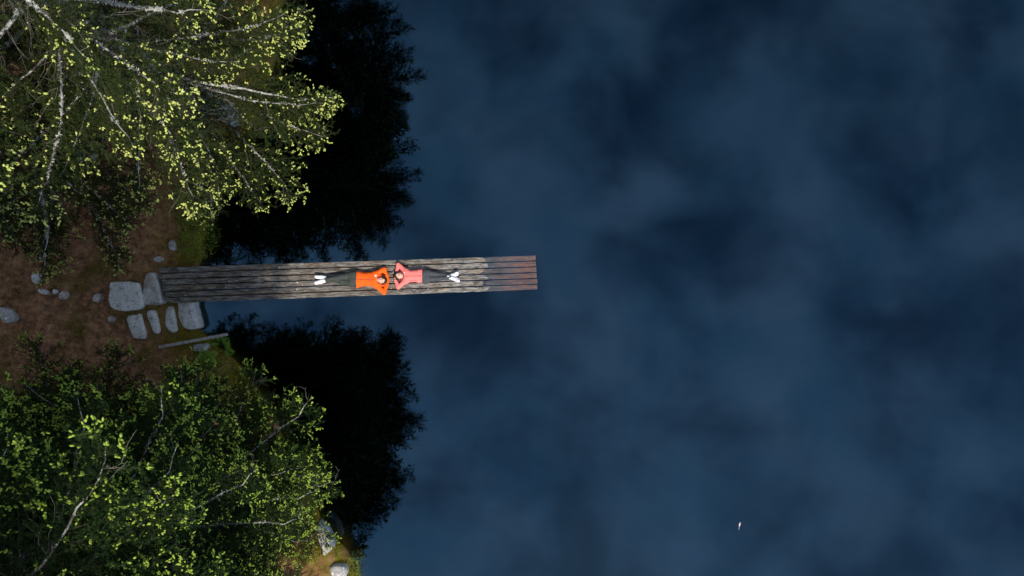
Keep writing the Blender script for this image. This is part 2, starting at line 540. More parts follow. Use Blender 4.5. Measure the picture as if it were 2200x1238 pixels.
# ------------------------------------------------------------------ jetty
DL0, DL1 = Vector((-8.512, 0.507)), Vector((-8.467, -0.383))     # landward corners
DR0, DR1 = Vector((0.602, 0.838)), Vector((0.625, -0.047))       # lake corners
DA = ((DL0 + DL1) / 2); DB = ((DR0 + DR1) / 2)
DLEN = (DB - DA).length
DU = (DB - DA).normalized(); DV = Vector((-DU.y, DU.x))
ZL, ZR = 0.70, -0.115


def deck_z(x): return ZL + (ZR - ZL) * (x - DA.x) / (DB.x - DA.x)


def dock_pt(u, v, dz=0.0):
    p = DA + DU * u + DV * v
    return Vector((p.x, p.y, deck_z(p.x) + dz))


jetty = empty('jetty', (DA.x, DA.y, 0))
tag(jetty, 'long narrow jetty of six weathered planks running into the dark lake', 'jetty')
JO = Vector((DA.x, DA.y, 0))
PW = 0.89 / 6
rng = random.Random(11)
for i in range(6):
    v0 = 0.445 - (i + 1) * PW + 0.0125
    v1 = 0.445 - i * PW - 0.0125
    u0 = 0.0 + 0.012 * (i - 2.5) + rng.uniform(-0.012, 0.012) + (0.02 * (2.5 - i) * -1)
    u1 = DLEN + rng.uniform(-0.012, 0.012) + 0.004 * i
    V, F = [], []
    n = 96
    sd_ = i * 7.3
    prof = [(0.0, -0.048), (0.0, -0.008), (0.010, 0.0), (0.5, 0.001), (0.99, 0.0), (1.0, -0.008), (1.0, -0.048)]
    prof[4] = (1 - 0.07, 0.0); prof[2] = (0.07, 0.0)
    for k in range(n + 1):
        u = u0 + (u1 - u0) * k / n
        w0 = v0 + 0.006 * float(vnoise(u * 3 + sd_, 0.5, i)) + 0.004 * float(vnoise(u * 13 + sd_, 1.5, i))
        w1 = v1 + 0.006 * float(vnoise(u * 3 + sd_, 7.5, i)) + 0.004 * float(vnoise(u * 13 + sd_, 8.5, i))
        dz = 0.018 * float(vnoise(u * 0.9 + sd_, 3.5, i)) + 0.004 * math.sin(i * 2.7)
        for f, z in prof:
            p = dock_pt(u, w0 + (w1 - w0) * f, z + dz + (f - 0.5) * 0.016 * math.sin(i * 4.1 + u * 0.7)) - JO
            V.append(p)
    m = len(prof)
    for k in range(n):
        for j in range(m):
            jn = (j + 1) % m
            F.append((k * m + j, (k + 1) * m + j, (k + 1) * m + jn, k * m + jn))
    F.append(list(range(m))); F.append([n * m + j for j in range(m)][::-1])
    V = [tuple(p) for p in V]
    # keep each plank's own origin so its grain differs
    me = mesh('plank', V, F, [M['plank']])
    arr = np.array(V)
    wxw = arr[:, 0] + JO.x
    at = me.attributes.new('shoreward', 'FLOAT', 'POINT')
    at.data.foreach_set('value', np.clip((-2.0 - wxw) / 3.0 + 0.5, 0.0, 0.9).astype(np.float32))
    at = me.attributes.new('sunken', 'FLOAT', 'POINT')
    at.data.foreach_set('value', np.clip((-0.004 - arr[:, 2]) / 0.02, 0, 1).astype(np.float32))
    at = me.attributes.new('rusty', 'FLOAT', 'POINT')
    at.data.foreach_set('value', np.clip((wxw + 0.55) / 0.9, 0, 1).astype(np.float32))
    obj('plank', me, jetty)


def boxmesh(name, corners8, mat):
    F = [(0, 1, 2, 3), (7, 6, 5, 4), (0, 4, 5, 1), (1, 5, 6, 2), (2, 6, 7, 3), (3, 7, 4, 0)]
    return mesh(name, corners8, F, [mat])


def dock_box(name, u0, u1, v0, v1, d0, d1, mat=M['timber']):
    c = [dock_pt(u, v, d) - JO for d in (d0, d1) for u, v in ((u0, v0), (u1, v0), (u1, v1), (u0, v1))]
    return obj(name, boxmesh(name, [tuple(x) for x in c[:4]][::-1] + [tuple(x) for x in c[4:]][::-1], mat), jetty)


for v in (-0.27, 0.27): dock_box('stringer', 0.06, DLEN - 0.1, v - 0.05, v + 0.05, -0.22, -0.06)
for u in (0.12, 2.25, 4.4, 6.5, 8.6): dock_box('crossbeam', u - 0.045, u + 0.045, -0.40, 0.40, -0.062, -0.046)
for u in (2.3, 4.45, 6.55, 8.65):
    for v in (-0.27, 0.27):
        V, F = [], []
        top = dock_pt(u, v, -0.2) - JO
        for z in (top.z, -3.6):
            for k in range(10):
                a = k / 10 * 2 * PI
                V.append((top.x + 0.07 * math.cos(a), top.y + 0.07 * math.sin(a), z))
        for k in range(10): F.append((k, 10 + k, 10 + (k + 1) % 10, (k + 1) % 10))
        F.append(list(range(10)))
        obj('pile', mesh('pile', V, F, [M['timber']], smooth=True), jetty)


# grey rail jutting from the bank over the water, one post at the shore
def tube(path, radii, sides=6, cap=True, off=0):
    V, F = [], []
    for i, p in enumerate(path):
        a = path[max(i - 1, 0)]; b = path[min(i + 1, len(path) - 1)]
        t = (b - a).normalized()
        s = t.cross(Vector((0, 0, 1)))
        s = s.normalized() if s.length > 1e-3 else Vector((1, 0, 0))
        w = s.cross(t)
        for k in range(sides):
            an = k / sides * 2 * PI
            V.append(p + (s * math.cos(an) + w * math.sin(an)) * radii[i])
    for i in range(len(path) - 1):
        for k in range(sides):
            j = (k + 1) % sides
            F.append((off + i * sides + k, off + i * sides + j, off + (i + 1) * sides + j, off + (i + 1) * sides + k))
    if cap:
        F.append([off + k for k in range(sides)][::-1])
        F.append([off + (len(path) - 1) * sides + k for k in range(sides)])
    return V, F


ra, rb = P(342, 746, 0.74), P(489, 718.5, 0.50)
rail = empty('shore_rail', (ra.x, ra.y, 0))
tag(rail, 'weathered grey timber rail jutting from the bank over the water', 'rail')
dr = (rb - ra).normalized(); sr = dr.cross(Vector((0, 0, 1))).normalized(); ur = sr.cross(dr)
c8 = []
for w in (-0.045, 0.035):
    for a, s in ((ra, -1), (rb, -1), (rb, 1), (ra, 1)):
        c8.append(tuple(a + sr * 0.036 * s + ur * w - Vector((ra.x, ra.y, 0))))
obj('beam', boxmesh('beam', c8[:4] + c8[4:], M['greybeam']), rail)
pp = ra.lerp(rb, 0.45)
g0 = gz(pp.x, pp.y)
pl = Vector((pp.x - ra.x, pp.y - ra.y, 0))
V, F = tube([pl + Vector((0, 0, g0 - 0.4)), pl + Vector((0, 0, pp.z - 0.046))], [0.045, 0.045], 8)
obj('post', mesh('post', V, F, [M['timber']]), rail)


# ------------------------------------------------------------------ people (implicit surfaces turned into meshes)
class Field:
    def __init__(s, lo, hi, h):
        s.lo, s.h = np.array(lo, float), h
        n = np.ceil((np.array(hi) - s.lo) / h).astype(int) + 1
        s.n = n
        s.ax = [s.lo[i] + np.arange(n[i]) * h for i in range(3)]
        s.f = np.full(tuple(n), 1.0)

    @staticmethod
    def around(h, *pts, pad=0.16):
        a = np.array(pts, float)
        lo = a.min(0) - pad; lo[2] = max(lo[2], -0.02)
        return Field(lo, a.max(0) + pad, h)

    def _sl(s, lo, hi, pad):
        r = []
        for i in range(3):
            a = int(max(0, math.floor((lo[i] - pad - s.lo[i]) / s.h)))
            b = int(min(s.n[i], math.ceil((hi[i] + pad - s.lo[i]) / s.h) + 1))
            r.append(slice(a, max(b, a)))
        g = np.meshgrid(*[s.ax[i][r[i]] for i in range(3)], indexing='ij', sparse=True)
        return tuple(r), g

    def _join(s, sl, d, k):
        a = s.f[sl]
        if a.size == 0: return
        if k <= 0: s.f[sl] = np.minimum(a, d); return
        hh = np.clip(0.5 + 0.5 * (a - d) / k, 0, 1)
        s.f[sl] = a * (1 - hh) + d * hh - k * hh * (1 - hh)

    def cap(s, a, b, ra, rb=None, k=0.02, cut=False):
        rb = ra if rb is None else rb
        a, b = np.array(a, float), np.array(b, float)
        m = max(ra, rb)
        sl, (x, y, z) = s._sl(np.minimum(a, b) - m, np.maximum(a, b) + m, 3 * k + 2 * s.h)
        d = b - a; L = max(d @ d, 1e-9)
        t = np.clip(((x - a[0]) * d[0] + (y - a[1]) * d[1] + (z - a[2]) * d[2]) / L, 0, 1)
        q = np.sqrt((x - a[0] - t * d[0]) ** 2 + (y - a[1] - t * d[1]) ** 2 + (z - a[2] - t * d[2]) ** 2) - (ra + (rb - ra) * t)
        s._join(sl, q, k)

    def ell(s, c, r, k=0.02, cut=False, yaw=0.0):
        c, r = np.array(c, float), np.array(r, float)
        m = r.max()
        sl, (x, y, z) = s._sl(c - m, c + m, 3 * k + 2 * s.h)
        dx, dy, dz = x - c[0], y - c[1], z - c[2]
        ca, sa = math.cos(yaw), math.sin(yaw)
        ex, ey = dx * ca + dy * sa, -dx * sa + dy * ca
        q = (np.sqrt((ex / r[0]) ** 2 + (ey / r[1]) ** 2 + (dz / r[2]) ** 2) - 1) * r.min()
        if cut: s.f[sl] = np.maximum(s.f[sl], -q)
        else: s._join(sl, q, k)

    def loft(s, rows, k=0.02, cap0=0.0):
        """rows: x, yc, zc, half-width, half-height; flattened rounded body swept along x"""
        rows = sorted(rows); R = np.array(rows)
        lo = (R[0, 0], (R[:, 1] - R[:, 3]).min(), (R[:, 2] - R[:, 4]).min()); hi = (R[-1, 0], (R[:, 1] + R[:, 3]).max(), (R[:, 2] + R[:, 4]).max())
        sl, (x, y, z) = s._sl(lo, hi, 3 * k + 2 * s.h)
        yc, zc, w, t = [np.interp(x, R[:, 0], R[:, i]) for i in (1, 2, 3, 4)]
        e = (np.abs((y - yc) / w) ** 2.5 + np.abs((z - zc) / t) ** 2.5) ** (1 / 2.5)
        q = (e - 1) * np.minimum(w, t)
        q = np.maximum(q, np.maximum(R[0, 0] - x, x - R[-1, 0]))
        s._join(sl, q, k)

    def wrinkle(s, amp, sc, seed):
        x, y, z = np.meshgrid(*s.ax, indexing='ij', sparse=True)
        n = vnoise(x * sc + 0.5 * y * sc + z * 9, y * sc * 0.8 - x * sc * 0.4 + z * 7, seed) + 0.5 * vnoise(x * sc * 2.3 + z * 12, y * sc * 2.3 + z * 5, seed + 3)
        s.f += amp * n

    def floor(s, z0=0.004):
        z = s.ax[2][None, None, :]
        s.f = np.maximum(s.f, z0 - z)

    def nets(s):
        f = s.f
        ins = f < 0
        nx, ny, nz = f.shape
        cnt = np.zeros((nx - 1, ny - 1, nz - 1)); acc = np.zeros((nx - 1, ny - 1, nz - 1, 3))
        cor = [(i, j, k) for i in (0, 1) for j in (0, 1) for k in (0, 1)]

        def v(c): return f[c[0]:nx - 1 + c[0], c[1]:ny - 1 + c[1], c[2]:nz - 1 + c[2]]
        for a in cor:
            for ax in range(3):
                if a[ax]: continue
                b = list(a); b[ax] = 1
                fa, fb = v(a), v(b)
                cr_ = (fa < 0) != (fb < 0)
                t = np.where(cr_, fa / np.where(np.abs(fa - fb) < 1e-12, 1, fa - fb), 0)
                cnt += cr_
                for d in range(3):
                    acc[..., d] += np.where(cr_, a[d] + (t if d == ax else 0), 0)
        act = cnt > 0
        ids = np.full(act.shape, -1, int); ids[act] = np.arange(act.sum())
        base = np.stack(np.nonzero(act), -1)
        V = s.lo + (base + acc[act] / cnt[act][:, None]) * s.h
        Q = []
        for ax in range(3):
            o1, o2 = [(1, 2), (2, 0), (0, 1)][ax]
            sa = [slice(None)] * 3; sb = [slice(None)] * 3
            sa[ax] = slice(0, -1); sb[ax] = slice(1, None)
            A, B = ins[tuple(sa)], ins[tuple(sb)]
            e = np.stack(np.nonzero(A != B), -1)
            ok = (e[:, o1] > 0) & (e[:, o2] > 0) & (e[:, o1] < act.shape[o1]) & (e[:, o2] < act.shape[o2])
            e = e[ok]
            flip = A[tuple(e.T)]

            def cell(d1, d2):
                c = e.copy(); c[:, o1] -= d1; c[:, o2] -= d2
                return ids[tuple(c.T)]
            qd = np.stack([cell(1, 1), cell(0, 1), cell(0, 0), cell(1, 0)], -1)
            qd[~flip] = qd[~flip][:, ::-1]
            Q.append(qd)
        Q = np.concatenate(Q)
        Q = Q[(Q >= 0).all(1)]
        return V, Q


PS = 86.9


def W(px, py, h): return ((px - 1100) / PS, (619 - py) / PS, h)


def emit(name, fld, mat, parent, org):
    V, Q = fld.nets()
    V = V.copy()
    V[:, 2] += ZL + (ZR - ZL) * (V[:, 0] - DA.x) / (DB.x - DA.x) + 0.004   # rest on the sloping deck
    V -= np.array(org)
    return obj(name, mesh(name, V, Q, [mat], smooth=True), parent) if parent is not None else mesh(name, V, Q, [mat], smooth=True)


SKIN = mat_simple('skin', (0.62, 0.36, 0.26), 0.55, 0.4, 0.06, 30)
HAIR = mat_simple('dark_hair', (0.022, 0.014, 0.010), 0.5, 0.4, 0.4, 160, 0.4)
WHITE = mat_fabric('white_shoe', (0.78, 0.77, 0.78), 0.08)
SOLE = mat_simple('rubber_sole', (0.80, 0.76, 0.76), 0.7, 0.3, 0.05)
SOCK = mat_fabric('white_sock', (0.62, 0.64, 0.70), 0.1)
LACE = mat_simple('grey_lace', (0.22, 0.25, 0.32), 0.8, 0.2)
EYE = mat_simple('eye_dark', (0.03, 0.02, 0.02), 0.3, 0.5)
LIP = mat_simple('lips', (0.48, 0.16, 0.14), 0.5, 0.4)


def fingers(f, wrist, direction, side, hgt, curl=0.25):
    """palm plus five fingers in the deck plane"""
    d = np.array([*direction, 0.0]); d /= np.linalg.norm(d)
    sd2 = np.array([-d[1], d[0], 0]) * side
    w = np.array(wrist)
    pc = w + d * 0.085
    f.cap(w, w + d * 0.03, 0.026, 0.028, 0.015)
    for o in (-0.024, -0.008, 0.008, 0.024):
        f.cap(w + d * 0.02 + sd2 * o * 0.7, pc + sd2 * o, 0.015, 0.0125, 0.012)
    for o, L in ((-0.027, 0.060), (-0.009, 0.075), (0.009, 0.070), (0.027, 0.052)):
        a = pc + sd2 * o
        b = a + d * L * 0.5 + sd2 * o * 0.15 + np.array([0, 0, -0.008])
        c = b + d * L * 0.5 + np.array([0, 0, -0.02 * curl * 4])
        f.cap(a, b, 0.0092, 0.0085, 0.004); f.cap(b, c, 0.0085, 0.0072, 0.004)
    a = w + d * 0.03 - sd2 * 0.026
    b = a + d * 0.035 - sd2 * 0.028
    f.cap(a, b, 0.012, 0.0105, 0.008); f.cap(b, b + d * 0.03 - sd2 * 0.006, 0.010, 0.008, 0.004)


def face_bits(root, hc, ax, ay, org):
    """hc head centre; ax unit vector to the crown, ay unit vector across; face looks up"""
    hc = np.array(hc); ax = np.array([*ax, 0]); ay = np.array([*ay, 0]); up = np.array([0, 0, 1.0])

    def bit(name, c, r, mat, yaw):
        f = Field(np.array(c) - 0.05, np.array(c) + 0.05, 0.0035)
        f.ell(c, r, 0, yaw=yaw)
        emit(name, f, mat, root, org)
    yaw = math.atan2(ay[1], ay[0])
    for s in (-1, 1):
        bit('eye', hc + ax * 0.012 + ay * 0.031 * s + up * 0.083, (0.013, 0.0055, 0.006), EYE, yaw)
        bit('eyebrow', hc + ax * 0.034 + ay * 0.033 * s + up * 0.086, (0.020, 0.0045, 0.006), HAIR, yaw + 0.15 * s)
    bit('mouth', hc - ax * 0.050 + up * 0.080, (0.022, 0.0075, 0.007), LIP, yaw)


def head(f, hc, ax, ay):
    hc = np.array(hc); ax = np.array([*ax, 0]); ay = np.array([*ay, 0]); up = np.array([0, 0, 1.0])
    yaw = math.atan2(ax[1], ax[0])
    f.ell(hc + ax * 0.018, (0.098, 0.077, 0.092), 0.02, yaw=yaw)
    f.ell(hc - ax * 0.045 + up * 0.022, (0.066, 0.057, 0.062), 0.03, yaw=yaw)      # jaw
    f.cap(hc + ax * 0.012 + up * 0.088, hc - ax * 0.020 + up * 0.106, 0.007, 0.011, 0.008)   # nose
    f.cap(hc + ax * 0.026 - ay * 0.04 + up * 0.078, hc + ax * 0.026 + ay * 0.04 + up * 0.078, 0.010, k=0.012)   # brow
    for s in (-1, 1):
        f.ell(hc + ay * 0.040 * s - ax * 0.018 + up * 0.064, (0.022, 0.020, 0.016), 0.015, yaw=yaw)   # cheek
        f.ell(hc + ay * 0.078 * s - ax * 0.004, (0.028, 0.010, 0.018), 0.006, yaw=yaw)      # ear
    f.cap(hc - ax * 0.052 - ay * 0.014 + up * 0.074, hc - ax * 0.052 + ay * 0.014 + up * 0.074, 0.008, k=0.008)


def strip(name, pts, wid, mat, parent, org, z):
    """narrow raised ribbon following the top of a garment"""
    V, F = [], []
    for i, (a, h) in enumerate(zip(pts, z)):
        b = pts[min(i + 1, len(pts) - 1)]; c = pts[max(i - 1, 0)]
        t = Vector((b[0] - c[0], b[1] - c[1])); t.normalize()
        nrm = Vector((-t.y, t.x)) * wid
        zz = deck_z(a[0]) + h + 0.004
        for s, dz in ((-1, -0.012), (-1, 0.004), (1, 0.004), (1, -0.012)):
            V.append((a[0] + nrm.x * s - org[0], a[1] + nrm.y * s - org[1], zz + dz - org[2]))
    for i in range(len(pts) - 1):
        for k in range(4):
            F.append((i * 4 + k, (i + 1) * 4 + k, (i + 1) * 4 + (k + 1) % 4, i * 4 + (k + 1) % 4))
    F.append((0, 1, 2, 3)); F.append(tuple(4 * (len(pts) - 1) + k for k in (3, 2, 1, 0)))
    return obj(name, mesh(name, V, F, [mat]), parent)


def top_at(fld, x, y):
    """height of the highest surface of a field at x, y"""
    i = int(round((x - fld.lo[0]) / fld.h)); j = int(round((y - fld.lo[1]) / fld.h))
    col = fld.f[min(max(i, 0), fld.n[0] - 1), min(max(j, 0), fld.n[1] - 1)]
    k = np.nonzero(col < 0)[0]
    if len(k) == 0: return 0.2
    a = k[-1]
    if a + 1 >= len(col): return fld.ax[2][a]
    return fld.ax[2][a] + fld.h * (-col[a]) / (col[a + 1] - col[a])


def ribbon_on(name, fld, a, b, wid, mat, parent, org, n=12):
    pts = [(a[0] + (b[0] - a[0]) * i / n, a[1] + (b[1] - a[1]) * i / n) for i in range(n + 1)]
    return strip(name, pts, wid, mat, parent, org, [top_at(fld, *p) for p in pts])


# ---- person in the orange jacket: feet to the shore, ankles crossed, hands behind the head
def person_orange():
    lo, hi = W(668, 640, -0.02), W(842, 566, 0.34)
    lo, hi = (lo[0], lo[1], -0.02), (hi[0], hi[1], 0.34)
    org = (W(768, 600, 0)[0], W(768, 600, 0)[1], deck_z(W(768, 600, 0)[0]))
    b = Field(lo, hi, 0.006)
    hc = W(820.3, 602.5, 0.155)
    axv = np.array([0.985, -0.17]); ayv = np.array([0.17, 0.985])
    head(b, hc, axv, ayv)
    b.cap(W(808, 600.5, 0.13), W(815, 601.5, 0.14), 0.058, 0.054)
    b.loft([(W(764, 600, 0)[0], W(0, 600, 0)[1], 0.115, 0.15, 0.09), (W(785, 600, 0)[0], W(0, 600, 0)[1], 0.115, 0.13, 0.08), (W(804, 600, 0)[0], W(0, 600, 0)[1], 0.12, 0.16, 0.09), (W(809, 600, 0)[0], W(0, 600, 0)[1], 0.12, 0.12, 0.07)])
    hipu, hipl = W(766, 592, 0.11), W(766, 608, 0.11)
    kneu, knel = W(735, 595, 0.13), W(735, 605, 0.10)
    anku, ankl = W(704, 601.5, 0.14), W(704.5, 599.5, 0.055)
    for h_, k_, a_ in ((hipu, kneu, anku), (hipl, knel, ankl)):
        b.cap(h_, k_, 0.075, 0.05); b.cap(k_, a_, 0.05, 0.034)
    b.cap(anku, W(694, 604, 0.15), 0.032, 0.03); b.cap(ankl, W(695, 596, 0.08), 0.032, 0.03)
    shu, shl = W(806, 590, 0.12), W(806, 611, 0.12)
    elu, ell = W(824, 579, 0.10), W(824, 629, 0.10)
    wru, wrl = W(829, 592, 0.07), W(829, 613, 0.07)
    for s_, e_, w_ in ((shu, elu, wru), (shl, ell, wrl)):
        b.cap(s_, e_, 0.045, 0.036); b.cap(e_, w_, 0.036, 0.026)
    fingers(b, wru, (-0.35, -0.9), 1, 0.06); fingers(b, wrl, (-0.35, 0.9), -1, 0.06)
    b.floor()
    root = emit('person', b, SKIN, None, org)
    root = obj('person', root, None, org)
    tag(root, 'person lying back in an orange hooded jacket, hands behind head', 'person')
    # jacket
    OR = mat_fabric('orange_fabric', (0.84, 0.105, 0.004), 0.10)
    ORD = mat_fabric('dark_lining', (0.16, 0.035, 0.03), 0.1)
    j = Field(lo, hi, 0.0085)
    yb = lambda p: W(0, p, 0)[1]
    xb = lambda p: W(p, 0, 0)[0]
    j.loft([(xb(767), yb(601), 0.11, 0.212, 0.112), (xb(772), yb(600.7), 0.112, 0.195, 0.112), (xb(784), yb(600), 0.115, 0.168, 0.108), (xb(796), yb(600), 0.122, 0.175, 0.118), (xb(805), yb(600), 0.125, 0.185, 0.112), (xb(812), yb(600.5), 0.12, 0.11, 0.09)], 0.02)
    for s_, e_, w_ in ((shu, elu, wru), (shl, ell, wrl)):
        j.cap(s_, e_, 0.075, 0.055, 0.04); j.cap(e_, w_, 0.056, 0.047, 0.03)
        s2 = (s_[0] - 0.03, s_[1] * 0.5 + yb(600.5) * 0.5, s_[2])
        j.cap(s2, s_, 0.10, 0.08, 0.05)
    j.cap(W(829, 594, 0.06), W(831, 602, 0.05), 0.045, k=0.03); j.cap(W(831, 602, 0.05), W(829, 612, 0.06), 0.045, k=0.03)
    for a, c in (((811, 591, 0.15), (816, 592.5, 0.16)), ((810.5, 610, 0.15), (815, 612, 0.16)), ((816, 592.5, 0.14), (823, 591.5, 0.09)), ((815, 612, 0.14), (822, 613.5, 0.09))):
        j.cap(W(*a), W(*c), 0.028, 0.026, 0.02)
    j.wrinkle(0.012, 13, 5)
    j.ell((hc[0] - 0.012, hc[1], hc[2] + 0.06), (0.115, 0.088, 0.11), cut=True, yaw=-0.17)
    j.floor(0.008)
    jk = emit('jacket', j, OR, root, org)
    zp = ribbon_on('zip', j, W(768, 600.8, 0), W(811, 601, 0), 0.0055, ORD, root, org)
    for p in (597, 604.5): ribbon_on('pocket_seam', j, W(792, p, 0), W(804, p, 0), 0.004, ORD, root, org, 6)
    ribbon_on('chest_logo', j, W(806.6, 592.8, 0), W(810, 592.6, 0), 0.020, WHITE, root, org, 4)
    # hood opening lining around the face
    c = Field.around(0.008, hc, pad=0.24)
    for a, d in (((812, 595, 0.16), (814.5, 608, 0.16)), ((814.5, 608, 0.15), (819, 611.5, 0.12)), ((812, 595, 0.16), (816, 593, 0.13))):
        c.cap(W(*a), W(*d), 0.024, k=0.015)
    c.ell((hc[0] - 0.0, hc[1], hc[2] + 0.06), (0.105, 0.080, 0.12), cut=True, yaw=-0.17)
    emit('hood_lining', c, ORD, root, org)
    # hair
    hr = Field.around(0.006, hc, pad=0.24)
    hr.ell((hc[0] + 0.03, hc[1] - 0.003, hc[2] - 0.008), (0.102, 0.088, 0.098), 0, yaw=-0.17)
    hr.cap(W(823, 594.5, 0.15), W(826, 590.5, 0.11), 0.035, 0.028, 0.03)
    hr.ell((hc[0] - 0.028, hc[1] + 0.004, hc[2] + 0.055), (0.108, 0.074, 0.10), cut=True, yaw=-0.17)
    hr.wrinkle(0.010, 45, 2)
    emit('hair', hr, HAIR, root, org)
    face_bits(root, hc, axv, ayv, org)
    # trousers
    TR = mat_fabric('dark_olive_trousers', (0.040, 0.046, 0.040), 0.18)
    t = Field(lo, hi, 0.0085)
    t.loft([(xb(752), yb(600.3), 0.108, 0.178, 0.098), (xb(760), yb(600.5), 0.112, 0.192, 0.102), (xb(769), yb(600.5), 0.112, 0.19, 0.10)], 0.02)
    for h_, k_, a_ in ((hipu, kneu, anku), (hipl, knel, ankl)):
        t.cap((h_[0] - 0.05, h_[1], h_[2]), k_, 0.094, 0.070, 0.03); t.cap(k_, a_, 0.070, 0.050, 0.02)
    t.wrinkle(0.014, 15, 8)
    t.floor(0.006)
    emit('trousers', t, TR, root, org)
    # bare ankles show; two white shoes
    for a, bb, tilt in (((703, 602.5, 0.13), (684, 607.5, 0.17), 1), ((702, 597, 0.06), (683.5, 595.5, 0.13), -1)):
        A, B = np.array(W(*a)), np.array(W(*bb))
        s = Field.around(0.006, A, B)
        Md = A * 0.45 + B * 0.55
        s.cap(A + (B - A) * 0.18, Md, 0.044, 0.048, 0.02); s.cap(Md, B, 0.050, 0.042, 0.02)
        s.cap(A + (B - A) * 0.15 + np.array([0, 0, -0.035]), A + (B - A) * 0.5 + np.array([0, 0, -0.02]), 0.036, 0.04, 0.02)
        s.floor(0.005)
        sh = emit('shoe', s, WHITE, root, org)
        so = Field.around(0.007, A, B)
        off = np.array([-0.018, -0.006 * tilt, -0.012])
        so.cap(B + off, A + (B - A) * 0.6 + off + np.array([0, 0, -0.03]), 0.044, 0.043, 0.01)
        so.floor(0.004)
        emit('sole', so, SOLE, sh, (0, 0, 0)).location = (-org[0], -org[1], -org[2])


# ---- person in the pink jacket: feet to the lake
def person_pink():
    lo, hi = W(836, 632, 0), W(1000, 554, 0)
    lo, hi = (lo[0], lo[1], -0.02), (hi[0], hi[1], 0.34)
    org = (W(906, 593, 0)[0], W(906, 593, 0)[1], deck_z(W(906, 593, 0)[0]))
    yb = lambda p: W(0, p, 0)[1]
    xb = lambda p: W(p, 0, 0)[0]
    b = Field(lo, hi, 0.006)
    hc = W(857.5, 592.3, 0.155)
    axv = np.array([-0.97, 0.24]); ayv = np.array([-0.24, -0.97])
    head(b, hc, axv, ayv)
    b.cap(W(862, 593, 0.14), W(870, 593.5, 0.125), 0.052, 0.056)
    b.loft([(xb(867), yb(593.5), 0.12, 0.12, 0.07), (xb(873), yb(593.3), 0.12, 0.15, 0.085), (xb(889), yb(593), 0.115, 0.12, 0.07), (xb(908), yb(593), 0.105, 0.13, 0.065)])
    hipu, hipl = W(908, 586.5, 0.105), W(908, 600, 0.105)
    kneu, knel = W(937, 589.5, 0.10), W(937, 599, 0.12)
    anku, ankl = W(966, 592, 0.055), W(966, 596, 0.13)
    for h_, k_, a_ in ((hipu, kneu, anku), (hipl, knel, ankl)):
        b.cap(h_, k_, 0.072, 0.048); b.cap(k_, a_, 0.048, 0.033)
    b.cap(anku, W(974, 590, 0.08), 0.031, 0.028); b.cap(ankl, W(975, 598, 0.13), 0.031, 0.028)
    shu, shl = W(871, 583.5, 0.12), W(871, 603.5, 0.12)
    elu, ell = W(854.2, 568.5, 0.09), W(853.8, 617, 0.09)
    wru, wrl = W(851, 582.5, 0.10), W(849, 602.5, 0.10)
    for s_, e_, w_ in ((shu, elu, wru), (shl, ell, wrl)):
        b.cap(s_, e_, 0.040, 0.033); b.cap(e_, w_, 0.033, 0.024)
    fingers(b, wru, (-0.15, -0.95), -1, 0.08); fingers(b, wrl, (-0.1, 0.95), 1, 0.08)
    b.floor()
    root = obj('person', emit('person', b, SKIN, None, org), None, org)
    tag(root, 'person lying back in a salmon pink jacket, elbows out', 'person')
    PK = mat_fabric('salmon_fabric', (0.80, 0.19, 0.17), 0.10)
    PKD = mat_fabric('maroon_lining', (0.20, 0.025, 0.035), 0.12)
    j = Field(lo, hi, 0.0085)
    j.loft([(xb(866), yb(593.5), 0.12, 0.10, 0.085), (xb(871), yb(593.3), 0.124, 0.155, 0.105), (xb(878), yb(593.2), 0.122, 0.155, 0.115), (xb(888), yb(593.2), 0.116, 0.150, 0.108), (xb(900), yb(593), 0.112, 0.168, 0.108), (xb(906), yb(593), 0.11, 0.180, 0.110)], 0.02)
    for s_, e_, w_ in ((shu, elu, wru), (shl, ell, wrl)):
        j.cap(s_, e_, 0.068, 0.050, 0.04); j.cap(e_, w_, 0.050, 0.042, 0.03)
        s2 = (s_[0] + 0.03, s_[1] * 0.55 + yb(593.3) * 0.45, s_[2])
        j.cap(s2, s_, 0.095, 0.074, 0.05)
    j.wrinkle(0.012, 14, 15)
    j.ell((hc[0] + 0.01, hc[1], hc[2] + 0.06), (0.105, 0.085, 0.11), cut=True, yaw=-0.24)
    j.floor(0.008)
    emit('jacket', j, PK, root, org)
    ribbon_on('zip', j, W(870.5, 593.4, 0), W(905.5, 593.2, 0), 0.0055, PKD, root, org)
    ribbon_on('pocket_seam', j, W(881, 583.3, 0), W(896, 582.6, 0), 0.004, PKD, root, org, 6)
    ribbon_on('pocket_seam', j, W(880, 602.2, 0), W(896, 604.0, 0), 0.004, PKD, root, org, 6)
    ribbon_on('chest_logo', j, W(868.3, 586.2, 0), W(870, 586.4, 0), 0.016, WHITE, root, org, 4)
    c = Field.around(0.008, hc, pad=0.24)
    for a, d in (((864.5, 587, 0.15), (867.5, 594, 0.185)), ((867.5, 594, 0.185), (863, 600, 0.16)), ((863, 600, 0.15), (858, 602, 0.12)), ((864.5, 587, 0.15), (859, 583.5, 0.11))):
        c.cap(W(*a), W(*d), 0.030, k=0.015)
    c.ell((hc[0] - 0.005, hc[1], hc[2] + 0.06), (0.098, 0.074, 0.12), cut=True, yaw=-0.24)
    c.wrinkle(0.012, 30, 4)
    c.floor()
    emit('hood_lining', c, PKD, root, org)
    hr = Field.around(0.006, hc, pad=0.24)
    hr.ell((hc[0] - 0.035, hc[1] + 0.005, hc[2] - 0.008), (0.108, 0.090, 0.098), 0, yaw=-0.24)
    hr.cap(W(849, 592, 0.10), W(845.5, 594, 0.05), 0.060, 0.040, 0.03)
    hr.cap(W(850, 588, 0.12), W(846, 586, 0.07), 0.045, 0.03, 0.03)
    hr.cap(W(852, 600, 0.12), W(857, 604, 0.08), 0.035, 0.028, 0.03)
